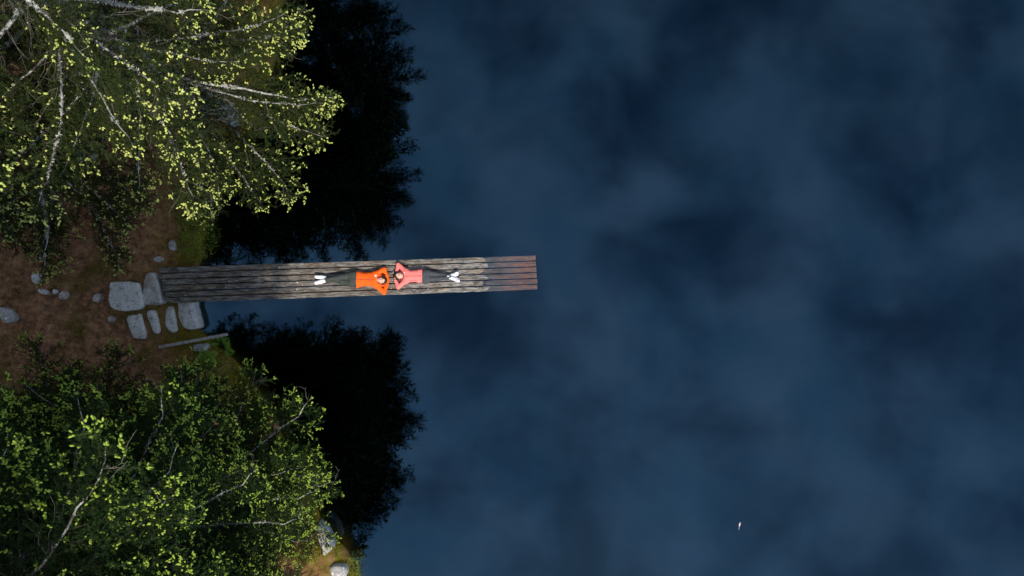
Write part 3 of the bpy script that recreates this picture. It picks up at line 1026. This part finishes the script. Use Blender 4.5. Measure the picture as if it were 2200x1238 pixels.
    hr.ell((hc[0] + 0.024, hc[1] - 0.006, hc[2] + 0.055), (0.104, 0.074, 0.10), cut=True, yaw=-0.24)
    hr.wrinkle(0.010, 45, 6)
    hr.floor()
    emit('hair', hr, HAIR, root, org)
    ht = Field.around(0.006, W(844, 587, 0.05), pad=0.08)
    ht.cap(W(843.8, 585.0, 0.05), W(844.5, 589, 0.05), 0.022, 0.018, 0.01)
    ht.floor(0.0)
    emit('hair_tie', ht, SOCK, root, org)
    face_bits(root, hc, axv, ayv, org)
    TR = mat_fabric('slate_trousers', (0.050, 0.055, 0.062), 0.15)
    t = Field(lo, hi, 0.0085)
    t.loft([(xb(903), yb(593.2), 0.108, 0.166, 0.095), (xb(914), yb(593.5), 0.110, 0.168, 0.098), (xb(922), yb(594), 0.105, 0.155, 0.090)], 0.02)
    for h_, k_, a_ in ((hipu, kneu, anku), (hipl, knel, ankl)):
        t.cap((h_[0] + 0.05, h_[1], h_[2]), k_, 0.088, 0.063, 0.02); t.cap(k_, a_, 0.063, 0.044, 0.015)
    t.wrinkle(0.013, 15, 18)
    t.floor(0.006)
    emit('trousers', t, TR, root, org)
    for a, bb in (((965, 596, 0.13), (980, 601, 0.15)), ((966, 592, 0.06), (977, 589.5, 0.10))):
        A, B = np.array(W(*a)), np.array(W(*bb))
        k = Field.around(0.006, A, B)
        k.cap(A - (B - A) * 0.25, A + (B - A) * 0.35, 0.046, 0.043)
        k.floor()
        emit('sock', k, SOCK, root, org)
        s = Field.around(0.006, A, B)
        s.cap(A + (B - A) * 0.45, B, 0.046, 0.048, 0.02)
        s.cap(B, B + np.array([0.03, 0.035 if bb[1] < 595 else -0.03, 0.05]), 0.050, 0.036, 0.03)
        s.cap(A + (B - A) * 0.45, A + (B - A) * 0.6 + np.array([0, 0, -0.04]), 0.036, 0.034, 0.02)
        s.floor(0.005)
        sh = emit('shoe', s, WHITE, root, org)
        so = Field.around(0.006, A, B)
        e = np.array([0.03, 0.035 if bb[1] < 595 else -0.03, 0.05])
        so.cap(B + np.array([0.032, 0, -0.01]), B + e + np.array([0.026, 0, -0.008]), 0.036, 0.028, 0.02)
        so.cap(B + np.array([0.032, 0, -0.01]), A + (B - A) * 0.7 + np.array([0.022, 0, -0.05]), 0.036, 0.032, 0.02)
        so.floor(0.004)
        emit('sole', so, SOLE, sh, (0, 0, 0)).location = (-org[0], -org[1], -org[2])
        for q_ in (0.55, 0.8, 1.02):
            m_ = A + (B - A) * q_
            d_ = (B - A) / np.linalg.norm(B - A)
            n_ = np.array([-d_[1], d_[0], 0]) * 0.030
            lc = Field.around(0.006, A, B)
            lc.cap(m_ - n_ + np.array([0, 0, 0.036]), m_ + n_ + np.array([0.012, 0, 0.036]), 0.009, k=0)
            emit('lace', lc, LACE, sh, (0, 0, 0)).location = (-org[0], -org[1], -org[2])


person_orange()
person_pink()


# ------------------------------------------------------------------ spruces
class Tri:
    """collects triangles in bulk"""
    def __init__(s): s.v, s.f, s.m, s.n = [], [], [], 0

    def add(s, V, F, m):
        V = np.asarray(V, float).reshape(-1, 3); F = np.asarray(F, int)
        s.v.append(V); s.f.append(F + s.n); s.m.append(np.full(len(F), m)); s.n += len(V)

    def mesh(s, name, mats, smooth=False):
        me = bpy.data.meshes.new(name)
        V = np.concatenate(s.v); F = np.concatenate(s.f); m = np.concatenate(s.m)
        me.vertices.add(len(V)); me.vertices.foreach_set('co', V.ravel().astype(np.float32))
        me.loops.add(F.size); me.loops.foreach_set('vertex_index', F.ravel().astype(np.int32))
        me.polygons.add(len(F))
        me.polygons.foreach_set('loop_start', np.arange(0, F.size, 3, dtype=np.int32))
        me.polygons.foreach_set('material_index', m.astype(np.int32))
        if smooth: me.polygons.foreach_set('use_smooth', np.ones(len(F), dtype=bool))
        for k in mats: me.materials.append(k)
        me.update(calc_edges=True); me.validate()
        return me


def unit(a): return a / np.maximum(np.linalg.norm(a, axis=-1, keepdims=True), 1e-9)


def tri_tube(T, path, r, sides, m):
    path = np.asarray(path); n = len(path)
    t = unit(np.gradient(path, axis=0))
    s = unit(np.cross(t, np.array([0.03, 0.05, 1.0])))
    w = np.cross(s, t)
    an = np.arange(sides) / sides * 2 * PI
    V = path[:, None] + (s[:, None] * np.cos(an)[None, :, None] + w[:, None] * np.sin(an)[None, :, None]) * np.asarray(r)[:, None, None]
    F = []
    for i in range(n - 1):
        for k in range(sides):
            j = (k + 1) % sides
            a, b, c, d = i * sides + k, i * sides + j, (i + 1) * sides + j, (i + 1) * sides + k
            F += [(a, b, c), (a, c, d)]
    T.add(V, F, m)


def needles(T, path, R, spacing, length, width, m, cone=0.62):
    """tufts of needles radiating forwards along a twig"""
    path = np.asarray(path)
    seg = np.linalg.norm(np.diff(path, axis=0), axis=1); cum = np.concatenate([[0], np.cumsum(seg)])
    n = max(3, int(cum[-1] / spacing))
    s = R.uniform(0.02, 1.0, n) * cum[-1]
    p = np.stack([np.interp(s, cum, path[:, i]) for i in range(3)], -1)
    k = np.clip(np.searchsorted(cum, s) - 1, 0, len(seg) - 1)
    t = unit(np.diff(path, axis=0))[k]
    rv = R.normal(size=(n, 3)); rv -= (rv * t).sum(1, keepdims=True) * t; rv = unit(rv)
    d = unit(t * cone * 1.25 + rv * (1 - 0.4 * cone) + np.array([0, 0, 0.10]))
    side = unit(np.cross(d, R.normal(size=(n, 3)))) * (width / 2)
    L = (length * R.uniform(0.7, 1.2, n))[:, None]
    V = np.stack([p - side, p + side, p + d * L], 1)
    T.add(V, np.arange(n * 3).reshape(-1, 3), m)


def shoots(T, pos, dirs, R, length, rad, m):
    """soft oval new growth"""
    n = len(pos)
    if n == 0: return
    d = unit(dirs)
    s = unit(np.cross(d, np.array([0.1, 0.2, 1.0]) + 0 * d)); w = np.cross(d, s)
    L = (length * R.uniform(0.7, 1.25, n))[:, None]; rr = (rad * R.uniform(0.8, 1.2, n))[:, None]
    rings = [pos - d * L * 0.05]
    V = [pos[:, None]]
    for f, g in ((0.30, 0.9), (0.66, 1.0)):
        an = np.arange(5) / 5 * 2 * PI + f
        V.append((pos + d * L * f)[:, None] + (s[:, None] * np.cos(an)[None, :, None] + w[:, None] * np.sin(an)[None, :, None]) * (rr * g)[:, None])
    V.append((pos + d * L)[:, None])
    V = np.concatenate(V, 1)
    F = []
    for k in range(5):
        j = (k + 1) % 5
        F += [(0, 1 + j, 1 + k), (1 + k, 1 + j, 6 + j), (1 + k, 6 + j, 6 + k), (6 + k, 6 + j, 11)]
    F = np.array(F)
    T.add(V.reshape(-1, 3), (F[None] + (np.arange(n) * 12)[:, None, None]).reshape(-1, 3), m)


def make_branch(seed, style, heavy):
    """a 3 m limb: bark and beard lichen in one mesh, needles and shoots in a second"""
    R = np.random.default_rng(seed)
    up = style == 'upper'
    L = 3.0
    n = 15
    t = np.linspace(0, 1, n)
    wob = R.normal(0, 0.05, (n, 2)).cumsum(0) * t[:, None] * 0.6
    droop = R.uniform(0.25, 0.55)
    ax = np.stack([L * t, wob[:, 0], -droop * np.sin(t * PI * 0.62) + R.uniform(0.18, 0.4) * t ** 4 + wob[:, 1] * 0.6], -1)
    rad = (0.027 if heavy else 0.019) * (1 - t) ** 0.8 + 0.0045
    wood, fol = Tri(), Tri()
    tri_tube(wood, ax, rad, 7, 0)
    tang = unit(np.gradient(ax, axis=0))

    def at(s):
        return np.array([np.interp(s, t, ax[:, i]) for i in range(3)]), unit(np.array([np.interp(s, t, tang[:, i]) for i in range(3)]))
    # beard lichen clinging to the limb
    nl = (2600 if heavy else 420) if up else (260 if heavy else 40)
    s = R.uniform(0.02, 0.80, nl) ** 0.9
    pl_ = np.stack([np.interp(s, t, ax[:, i]) for i in range(3)], -1)
    rl = np.interp(s, t, rad)[:, None]
    cl = vnoise(s * 11, np.full(nl, seed * 1.7), seed) > -0.10
    pl_ = pl_[cl]; nl = len(pl_); rl = rl[cl]
    dv = unit(R.normal(size=(nl, 3)) + np.array([0, 0, 0.25]))
    ln = R.uniform(0.010, 0.048, nl)[:, None]
    sdv = unit(np.cross(dv, R.normal(size=(nl, 3)))) * R.uniform(0.005, 0.013, nl)[:, None]
    pl_ = pl_ + dv * rl * 0.8
    wood.add(np.stack([pl_ - sdv, pl_ + sdv, pl_ + dv * ln], 1), np.arange(nl * 3).reshape(-1, 3), 1)
    sp, sdir = [], []
    pos = 0.06
    while pos < 0.985:
        for side in (-1, 1):
            if R.random() < 0.12: continue
            s0 = min(pos + R.uniform(-0.015, 0.015), 0.99)
            p0, t0 = at(s0)
            lat = unit(np.cross(np.array([0, 0, 1.0]), t0)) * side
            prof = (0.40 + 0.60 * min(s0 / 0.4, 1)) * (1.0 - 0.74 * max(0, (s0 - 0.4) / 0.6))
            l2 = (0.80 if up else 0.95) * prof * R.uniform(0.45, 1.25)
            bare = R.random() < ((0.60 if up else 0.30) if s0 < 0.32 else 0.05)
            ang = math.radians(R.uniform(25, 75))
            d = unit(t0 * math.cos(ang) + lat * math.sin(ang) + np.array([0, 0, R.uniform(-0.75, 0.10) if up else R.uniform(-0.35, 0.40)]))
            m = 6
            uu = np.linspace(0, 1, m)
            bend = np.stack([np.zeros(m), np.zeros(m), -R.uniform(0.05, 0.45) * uu ** 2 * l2 + R.uniform(0, 0.25 if up else 0.5) * uu ** 4 * l2], -1)
            kink = R.normal(0, 0.045, (m, 3)).cumsum(0) * l2 * 0.8
            kink[0] = 0
            pth = p0 + d * (uu * l2)[:, None] + bend + kink + t0 * (0.12 * uu ** 2 * l2)[:, None]
            tri_tube(wood, pth, 0.0048 * (1 - 0.75 * uu) * (0.7 + 0.4 * prof), 3, 3 if bare else 2)
            dd = unit(np.gradient(pth, axis=0))
            if bare:                                  # wiry dead twig with a few side wires
                for q_ in range(R.integers(1, 5)):
                    f = R.uniform(0.2, 0.9)
                    a = np.array([np.interp(f, uu, pth[:, i]) for i in range(3)])
                    e = unit(d + R.normal(0, 0.8, 3)) * R.uniform(0.10, 0.34)
                    tri_tube(wood, np.stack([a, a + e * 0.5 + R.normal(0, 0.02, 3), a + e]), [0.0028, 0.0022, 0.0012], 3, 3)
                continue
            needles(fol, pth, R, 0.0038, 0.044, 0.0070, 0)
            fresh = R.choice((0.15, 0.5, 1.5)) * (0.75 if s0 < 0.6 else 1.0)
            q_ = 0.10
            sgn = 1
            while q_ < 0.98:                          # side twiglets
                a = np.array([np.interp(q_, uu, pth[:, i]) for i in range(3)])
                ta = unit(np.array([np.interp(q_, uu, dd[:, i]) for i in range(3)]))
                la = unit(np.cross(np.array([0, 0, 1.0]), ta)) * sgn
                l3 = R.uniform(0.07, 0.26) * (1.12 - 0.55 * q_) * (0.75 + 0.25 * prof)
                e = unit(ta * R.uniform(0.4, 1.0) + la * R.uniform(0.3, 1.0) + np.array([0, 0, R.uniform(-0.75, 0.15) if up else R.uniform(-0.4, 0.5)]))
                tip = a + e * l3 + np.array([0, 0, R.uniform(-0.03, 0.03)])
                pw = np.stack([a, a + e * l3 * 0.5 + R.normal(0, 0.008, 3), tip])
                needles(fol, pw, R, 0.0042, 0.042, 0.0072, 0)
                pr = ((0.03 + 0.80 * s0 ** 2.6) if up else (0.12 + 0.62 * s0 ** 1.4)) * (0.25 + 0.75 * q_)
                if R.random() < pr * fresh:
                    sp.append(tip); sdir.append(e + np.array([0, 0, 0.28]))
                    for _ in range(R.integers(1, 5)):
                        sp.append(tip - e * R.uniform(0.0, 0.07)); sdir.append(e + R.normal(0, 0.8, 3) + np.array([0, 0, 0.35]))
                q_ += R.uniform(0.040, 0.075) / max(l2, 0.2)
                sgn = -sgn
            e = dd[-1]
            if R.random() < (0.04 + 0.86 * s0 ** 1.6) * min(1, fresh + 0.3):
                for _ in range(R.integers(3, 8)):
                    sp.append(pth[-1] - e * R.uniform(0, 0.06)); sdir.append(e + R.normal(0, 0.65, 3) + np.array([0, 0, 0.3]))
        pos += R.uniform(0.018, 0.034)
    for _ in range(46 if heavy else 90):              # short sprays sitting on the limb itself
        s0 = R.uniform(0.12, 0.97); a, ta = at(s0)
        e = unit(ta * R.uniform(0.2, 1.0) + R.normal(0, 0.55, 3) + np.array([0, 0, 0.35])) * R.uniform(0.06, 0.20)
        needles(fol, np.stack([a, a + e * 0.5, a + e]), R, 0.0052, 0.034, 0.0085, 0)
        if R.random() < 0.06 + 0.35 * s0 ** 2:
            for _ in range(R.integers(1, 4)): sp.append(a + e); sdir.append(e / 0.12 + R.normal(0, 0.6, 3))
    needles(fol, ax[int(n * 0.5):], R, 0.003, 0.036, 0.0085, 0)
    for _ in range(6):
        sp.append(ax[-1]); sdir.append(tang[-1] + R.normal(0, 0.5, 3))
    shoots(fol, np.array(sp), np.array(sdir), R, 0.047 if up else 0.055, 0.0125 if up else 0.0122, 1)
    wm = wood.mesh('branch', [M['bark_l'] if heavy else M['bark_d'], M['lichen'], M['twig'], M['deadtwig']])
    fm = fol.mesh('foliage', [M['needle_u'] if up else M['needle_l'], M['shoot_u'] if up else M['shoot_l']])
    tips = [ax[int(n * f)] for f in (0.8, 0.93)]
    return wm, fm, tips


def make_cone_mesh():
    T = Tri()
    n = 9
    t = np.linspace(0, 1, n)
    V, F = [], []
    for i, u in enumerate(t):
        r = 0.021 * math.sin(PI * (0.08 + 0.86 * u)) ** 0.6
        for k in range(9):
            a = (k + 0.5 * (i % 2)) / 9 * 2 * PI
            rr = r * (1.16 if (k + i) % 3 else 0.86)
            V.append((rr * math.cos(a), rr * math.sin(a), -0.125 * u))
    for i in range(n - 1):
        for k in range(9):
            j = (k + 1) % 9
            a, b, c, d = i * 9 + k, i * 9 + j, (i + 1) * 9 + j, (i + 1) * 9 + k
            F += [(a, c, b), (a, d, c)]
    T.add(V, F, 0)
    return T.mesh('cone', [M['cone']])


CONE = make_cone_mesh()
BR = {'upper': [make_branch(100 + i, 'upper', i < 3) for i in range(8)], 'lower': [make_branch(200 + i, 'lower', i < 2) for i in range(8)]}


def spruce(x, y, R0, top, style, label, group, seed, lean=(0, 0), low=0.9, step=0.34, per=(4, 6), limbs=()):
    rng = random.Random(seed)
    z0 = gz(x, y) - 0.1
    root = empty('spruce_tree', (x, y, z0))
    tag(root, label, 'tree', group)
    n = 16
    path = []
    for i in range(n):
        u = i / (n - 1)
        path.append(np.array([lean[0] * u * u * top + rng.uniform(-.04, .04) * (u > 0), lean[1] * u * u * top + rng.uniform(-.04, .04) * (u > 0), top * u]))
    path = np.array(path)
    T = Tri()
    rad = 0.19 * (1 - np.linspace(0, 1, n)) ** 0.9 + 0.015
    rad[0] *= 1.5
    tri_tube(T, path, rad, 10, 0)
    obj('trunk', T.mesh('trunk', [M['bark_d']], smooth=True), root)

    def limb(h, c, ang, ln, pitch):
        wm, fm, tips = BR[style][rng.randrange(len(BR[style]))]
        s = ln / 3.0
        b = bpy.data.objects.new('branch', wm); link(b, root)
        b.location = (c[0], c[1], h)
        b.rotation_euler = Euler((rng.uniform(-0.25, 0.25), -pitch, ang), 'XYZ')
        b.scale = (s, s, s)
        f = bpy.data.objects.new('foliage', fm); link(f, b)
        if rng.random() < (0.18 if style == 'lower' else 0.07) and h < 9:
            k_ = bpy.data.objects.new('cone', CONE); link(k_, b)
            p = tips[rng.randrange(2)]
            k_.location = (p[0], p[1], p[2] + 0.01)
            k_.rotation_euler = (rng.uniform(-0.5, 0.5), rng.uniform(-0.9, 0.3), 0)
            k_.scale = (1 / s,) * 3

    for h, a, ln in limbs:
        limb(h, [np.interp(h, path[:, 2], path[:, i]) for i in range(2)], math.radians(a), ln, -0.02)
    h = low
    ang = rng.uniform(0, 6.28)
    while h < top - 0.5:
        u = h / top
        env = (0.78 + 0.22 * min(h / 5.0, 1)) * (1.0 if u < 0.5 else max(0.0, 1 - ((u - 0.5) / 0.5) ** 1.35))
        c = np.array([np.interp(h, path[:, 2], path[:, i]) for i in range(3)])
        for k in range(rng.randint(*per)):
            ang += 2 * PI / 4.6 + rng.uniform(-0.35, 0.35)
            ln = max(0.5, R0 * env * rng.uniform(0.72, 1.10))
            pitch = 0.10 + 0.45 * max(0, u - 0.45) - 0.22 * max(0, 1 - h / 4.0) + rng.uniform(-0.12, 0.12)
            limb(h + rng.uniform(-0.12, 0.12), c, ang, ln, pitch)
        h += step * rng.uniform(0.75, 1.3) * (1.0 if h < 9 else (1.0 if step > 0.55 else 1.5))
    return root


GU, GLo = 'lichened spruces above the jetty', 'green spruces beyond the stone steps'
spruce(-6.95, 4.3, 3.3, 21, 'upper', 'lichened spruce on the bank between jetty and open water, yellow shoot tips', GU, 1, low=2.6, step=0.60, per=(3, 5),
       limbs=((2.6, -44, 3.3), (3.3, -8, 3.3), (2.0, -83, 2.9), (2.4, -64, 3.0), (3.0, -22, 3.3), (1.6, -105, 2.4)))
spruce(-6.9, 8.9, 3.3, 22, 'upper', 'lichened spruce at the frame edge with limbs reaching farthest over the lake', GU, 2, low=1.2, step=0.58, per=(3, 5))
spruce(-10.3, 3.2, 3.2, 19, 'upper', 'lichened spruce whose drooping limbs hang over the broad flat slab', GU, 3, low=3.0, step=0.70, per=(3, 4),
       limbs=((1.5, -62, 3.2), (2.2, -84, 3.1), (1.3, -98, 2.6), (2.6, -40, 3.0), (2.8, -112, 3.0), (1.8, -30, 2.8)))
spruce(-10.6, 7.8, 3.2, 21, 'upper', 'lichened spruce set back behind the bank spruces, thick white limbs', GU, 4, low=1.2, step=0.62, per=(3, 5))
spruce(-12.9, 2.4, 2.9, 18, 'upper', 'lichened spruce beside the open brown forest floor and cobbles', GU, 5, low=3.2, step=0.75, per=(2, 4),
       limbs=((1.6, -40, 2.9), (2.4, -62, 3.0), (2.0, -20, 3.1), (2.9, -80, 2.8)))
spruce(-7.0, -4.7, 3.4, 20, 'lower', 'dense green spruce at the water beside the grey rail', GLo, 6, step=0.36,
       limbs=((2.4, 38, 3.6), (3.0, 23, 3.2), (2.2, 62, 3.3), (1.8, 5, 3.2), (2.8, 82, 3.2)))
spruce(-7.5, -7.7, 3.2, 21, 'lower', 'dense green spruce leaning out above the mossy boulder shore', GLo, 7, step=0.38, limbs=((2.0, 22, 3.3), (2.4, 2, 3.2), (1.7, -14, 3.2), (2.9, -30, 3.3), (2.6, 40, 3.0)))
spruce(-10.0, -4.3, 3.1, 18, 'lower', 'dense green spruce crowding the top of the stone steps, with cones', GLo, 8, step=0.42, limbs=((2.0, 60, 3.4), (2.4, 88, 3.2)))
spruce(-10.2, -7.6, 3.1, 20, 'lower', 'dense green spruce filling the thicket behind the shore spruces', GLo, 9, step=0.42)
spruce(-12.9, -4.4, 2.5, 17, 'lower', 'dense green spruce bordering the open brown forest floor, orange cones', GLo, 10, step=0.46)


# ------------------------------------------------------------------ bank plants
M['fern'] = mat_leaf('fern_green', (0.09, 0.20, 0.02), (0.22, 0.34, 0.04), 0.6)
M['bilberry'] = mat_leaf('bilberry_leaves', (0.06, 0.13, 0.012), (0.30, 0.34, 0.03), 0.6)
M['sedge'] = mat_leaf('sedge_blades', (0.05, 0.075, 0.015), (0.20, 0.17, 0.06), 0.7)
M['litter'] = mat_leaf('needle_litter', (0.05, 0.024, 0.014), (0.60, 0.40, 0.25), 0.9, 0.1)
M['mosstuft'] = mat_leaf('moss_tufts', (0.07, 0.075, 0.010), (0.24, 0.17, 0.025), 0.9, 0.1)


def spot(px, py):
    z = 0.5
    for _ in range(5):
        w = P(px, py, z); z = gz(w.x, w.y)
    return w.x, w.y, z


def frond_mesh(seed):
    R = np.random.default_rng(seed); T = Tri()
    L = 0.42; n = 15
    t = np.linspace(0, 1, n)
    ax = np.stack([L * t * (1 - 0.15 * t), 0.05 * t ** 2 * R.normal(), 0.24 * np.sin(t * PI * 0.72)], -1)
    tri_tube(T, ax, 0.004 * (1 - 0.8 * t), 3, 0)
    for i in range(1, n):
        for sgn in (-1, 1):
            l = 0.13 * math.sin(PI * (0.12 + 0.88 * t[i])) ** 0.8 + 0.012
            d = np.array([0.45, sgn, R.uniform(-0.2, 0.1)]); d /= np.linalg.norm(d)
            p = ax[i]; w = np.array([0.013, 0, 0])
            V = [p, p + d * l * 0.45 + w, p + d * l, p + d * l * 0.45 - w]
            T.add(V, [(0, 1, 2), (0, 2, 3)], 0)
    return T.mesh('frond', [M['fern']])


FR = [frond_mesh(5), frond_mesh(6)]
for k, (px, py, sc, lab) in enumerate(((468, 746, 1.0, 'bright green fern sprouting between the lichen-ringed stone and the water'), (449, 770, 0.8, 'smaller fern on reddish litter behind the rail'))):
    x, y, z = spot(px, py)
    root = empty('fern', (x, y, z - 0.01)); tag(root, lab, 'fern', 'ferns by the rail')
    rng = random.Random(50 + k)
    for i in range(11):
        o = obj('frond', FR[i % 2], root)
        o.rotation_euler = (rng.uniform(-0.2, 0.2), rng.uniform(-0.35, 0.1), i * 2.399 + rng.uniform(-0.3, 0.3))
        o.scale = (sc * rng.uniform(0.7, 1.1),) * 3


def shrub_mesh(seed):
    R = np.random.default_rng(seed); T = Tri()
    n = 620
    d = unit(R.normal(size=(n, 3)) * np.array([1, 1, 0.7]) + np.array([0, 0, 0.35]))
    p = d * (0.30 * R.uniform(0.35, 1.0, n) ** 0.6 * (1 + 0.35 * vnoise(d[:, 0] * 4 + seed, d[:, 1] * 4, seed)))[:, None]
    p[:, 2] = np.abs(p[:, 2]) * 0.9
    e = unit(d + R.normal(0, 0.8, (n, 3))); s_ = unit(np.cross(e, R.normal(size=(n, 3)))) * 0.011
    L = R.uniform(0.022, 0.042, n)[:, None]
    V = np.stack([p, p + e * L * 0.5 + s_, p + e * L, p + e * L * 0.5 - s_], 1)
    F = (np.array([(0, 1, 2), (0, 2, 3)])[None] + (np.arange(n) * 4)[:, None, None]).reshape(-1, 3)
    T.add(V.reshape(-1, 3), F, 0)
    S = Tri()
    for i in range(22):
        q_ = p[i * 20]
        tri_tube(S, np.stack([q_ * 0.05, q_ * 0.5 + R.normal(0, 0.01, 3), q_]), [0.004, 0.003, 0.0015], 3, 0)
    return T.mesh('foliage', [M['bilberry']]), S.mesh('stem', [M['twig']])


SH = [shrub_mesh(i) for i in range(4)]
shrubs = [(428, 470, 1.0), (437, 497, 0.8), (414, 492, 1.0), (431, 522, 0.9), (404, 520, 0.8), (398, 465, 0.8), (418, 545, 0.7), (440, 448, 0.8),
          (762, 1203, 0.7), (752, 1222, 0.9), (668, 1192, 0.8), (722, 1188, 0.6), (440, 785, 0.9), (470, 790, 0.8)]
for k, (px, py, sc) in enumerate(shrubs):
    x, y, z = spot(px, py)
    where = {8: 'low bilberry clump on the outermost bank edge beside the chunky boulder', 9: 'larger bilberry clump against the lake side of the chunky boulder',
             10: 'bilberry clump under spruce tips below the pointed boulder', 11: 'small bilberry clump between the pointed and the chunky boulder',
             12: 'low bilberry clump behind the smaller fern', 13: 'low bilberry clump beside the reddish dead stick'}.get(k, 'low leafy bilberry clump on the mossy bank above the jetty')
    root = empty('bilberry_shrub', (x, y, z - 0.02)); tag(root, where, 'shrub', 'bilberry clumps ' + ('above the jetty' if py < 600 else 'among the boulders' if py > 1000 else 'behind the ferns'))
    lm, sm = SH[k % 4]
    obj('stem', sm, root); obj('foliage', lm, root)
    root.rotation_euler = (0, 0, k * 1.9); root.scale = (sc * (1.3 if k < 8 else 1),) * 3

# sedge along the water, litter and moss tufts over the floor
R = np.random.default_rng(8)


def scatter(n, lo, hi, dmin, dmax):
    x = R.uniform(lo[0], hi[0], n); y = R.uniform(lo[1], hi[1], n)
    d = shore_dist(x, y)
    k = (d > dmin) & (d < dmax)
    x, y = x[k], y[k]
    return x, y, ground_z(x, y)


def tufts(name, n, lo, hi, dmin, dmax, blades, length, width, up, mat, label, cat, clump=0.5):
    x, y, z = scatter(n, lo, hi, dmin, dmax)
    k = vnoise(x * 1.7, y * 1.7, 77) + 0.5 > clump * R.uniform(0.5, 1.5, len(x))
    x, y, z = [np.repeat(a[k], blades) for a in (x, y, z)]
    m = len(x)
    p = np.stack([x + R.normal(0, 0.02, m), y + R.normal(0, 0.02, m), z - 0.01], -1)
    d = unit(np.stack([R.normal(size=m), R.normal(size=m), R.uniform(0.3, 1.0, m) * up], -1))
    s_ = unit(np.cross(d, R.normal(size=(m, 3)))) * width
    L = (length * R.uniform(0.5, 1.2, m))[:, None]
    T = Tri()
    T.add(np.stack([p - s_, p + s_, p + d * L], 1).reshape(-1, 3), np.arange(m * 3).reshape(-1, 3), 0)
    o = obj(name, T.mesh(name, [mat]))
    tag(o, label, cat, kind='stuff')


BOX = ((-14.5, -8.6), (-3.0, 8.6))
tufts('grass', 9000, *BOX, 0.0, 0.55, 9, 0.13, 0.0035, 1.3, M['sedge'], 'sedge and dry grass fringing the water edge', 'grass', 0.42)
tufts('needle_litter', 60000, (-14.5, -3.4), (-6.0, 4.6), 0.08, 9, 2, 0.075, 0.0055, 0.5, M['litter'], 'brown needle litter and dead heather over the forest floor', 'litter', 0.25)
tufts('moss', 26000, *BOX, 0.02, 3.0, 4, 0.040, 0.007, 1.6, M['mosstuft'], 'olive and ochre moss cushions on the bank', 'moss', 0.62)

# fallen sticks one can pick out on the open floor
for k, (a, b, lab) in enumerate((((92, 655), (116, 676), 'thin fallen stick on the open floor below the cobbles'), ((186, 525), (215, 508), 'curved fallen stick under the lichened spruce limbs'), ((468, 800), (486, 770), 'reddish dead stick leaning behind the ferns'))):
    xa, xb = spot(*a), spot(*b)
    A_, B_ = Vector(xa), Vector(xb)
    V, F = tube([Vector((0, 0, 0.012)), (B_ - A_) * 0.5 + Vector((0.02, 0.01, 0.03)), (B_ - A_) + Vector((0, 0, 0.012))], [0.010, 0.008, 0.004], 6)
    tag(obj('fallen_stick', mesh('fallen_stick', V, F, [M['deadtwig']]), None, A_), lab, 'stick', 'fallen sticks')

# dry twig left on the jetty at the waterline
tw = W(1076, 590, 0)
org = Vector((tw[0], tw[1], deck_z(tw[0])))
root = empty('dry_twig', org); tag(root, 'dark forked dry twig lying on the jetty where it dips under', 'twig')
def twp(px, py, h):
    a = W(px, py, 0); return Vector((a[0], a[1], deck_z(a[0]) + h + 0.022)) - org
for nm, pts, r in (('stem', ((1050, 589, .02), (1062, 589.5, .03), (1074, 590, .03)), 0.008), ('fork', ((1074, 590, .03), (1077, 584, .05), (1073, 577, .05)), 0.007), ('fork', ((1074, 590, .03), (1080, 594, .05), (1083, 598, .03)), 0.007), ('fork', ((1076, 586, .04), (1072, 583, .06), (1068, 581, .05)), 0.005), ('fork', ((1070, 590, .03), (1073, 594, .05), (1076, 599, .04)), 0.005)):
    V, F = tube([twp(*p) for p in pts], [r, r * 0.8, r * 0.4], 5)
    obj(nm, mesh(nm, V, F, [mat_simple('wet_twig', (0.05, 0.025, 0.018), 0.6, 0.4)]), root)

# pale feather drifting on the lake
c = P(1588, 1130, 0.0)
root = empty('feather', c); tag(root, 'tiny pale feather drifting alone on the open lake', 'feather')
T = Tri()
tri_tube(T, np.array([(-0.01, -0.10, 0.004), (0.0, 0, 0.012), (0.02, 0.09, 0.02)]), [0.003, 0.003, 0.001], 4, 0)
obj('quill', T.mesh('quill', [WHITE]), root)
T = Tri()
for i in range(16):
    u = i / 15
    for sgn in (-1, 1):
        p = np.array([0.02 * u, -0.02 + 0.11 * u, 0.012 + 0.008 * u]); e = p + np.array([sgn * 0.03 * math.sin(PI * (0.15 + 0.8 * u)), 0.02, 0.008])
        T.add([p + (0, -0.004, 0), p + (0, 0.004, 0), e], [(0, 1, 2)], 0)
obj('vane', T.mesh('vane', [mat_simple('feather_pale', (0.62, 0.52, 0.52), 0.8, 0.2)]), root)
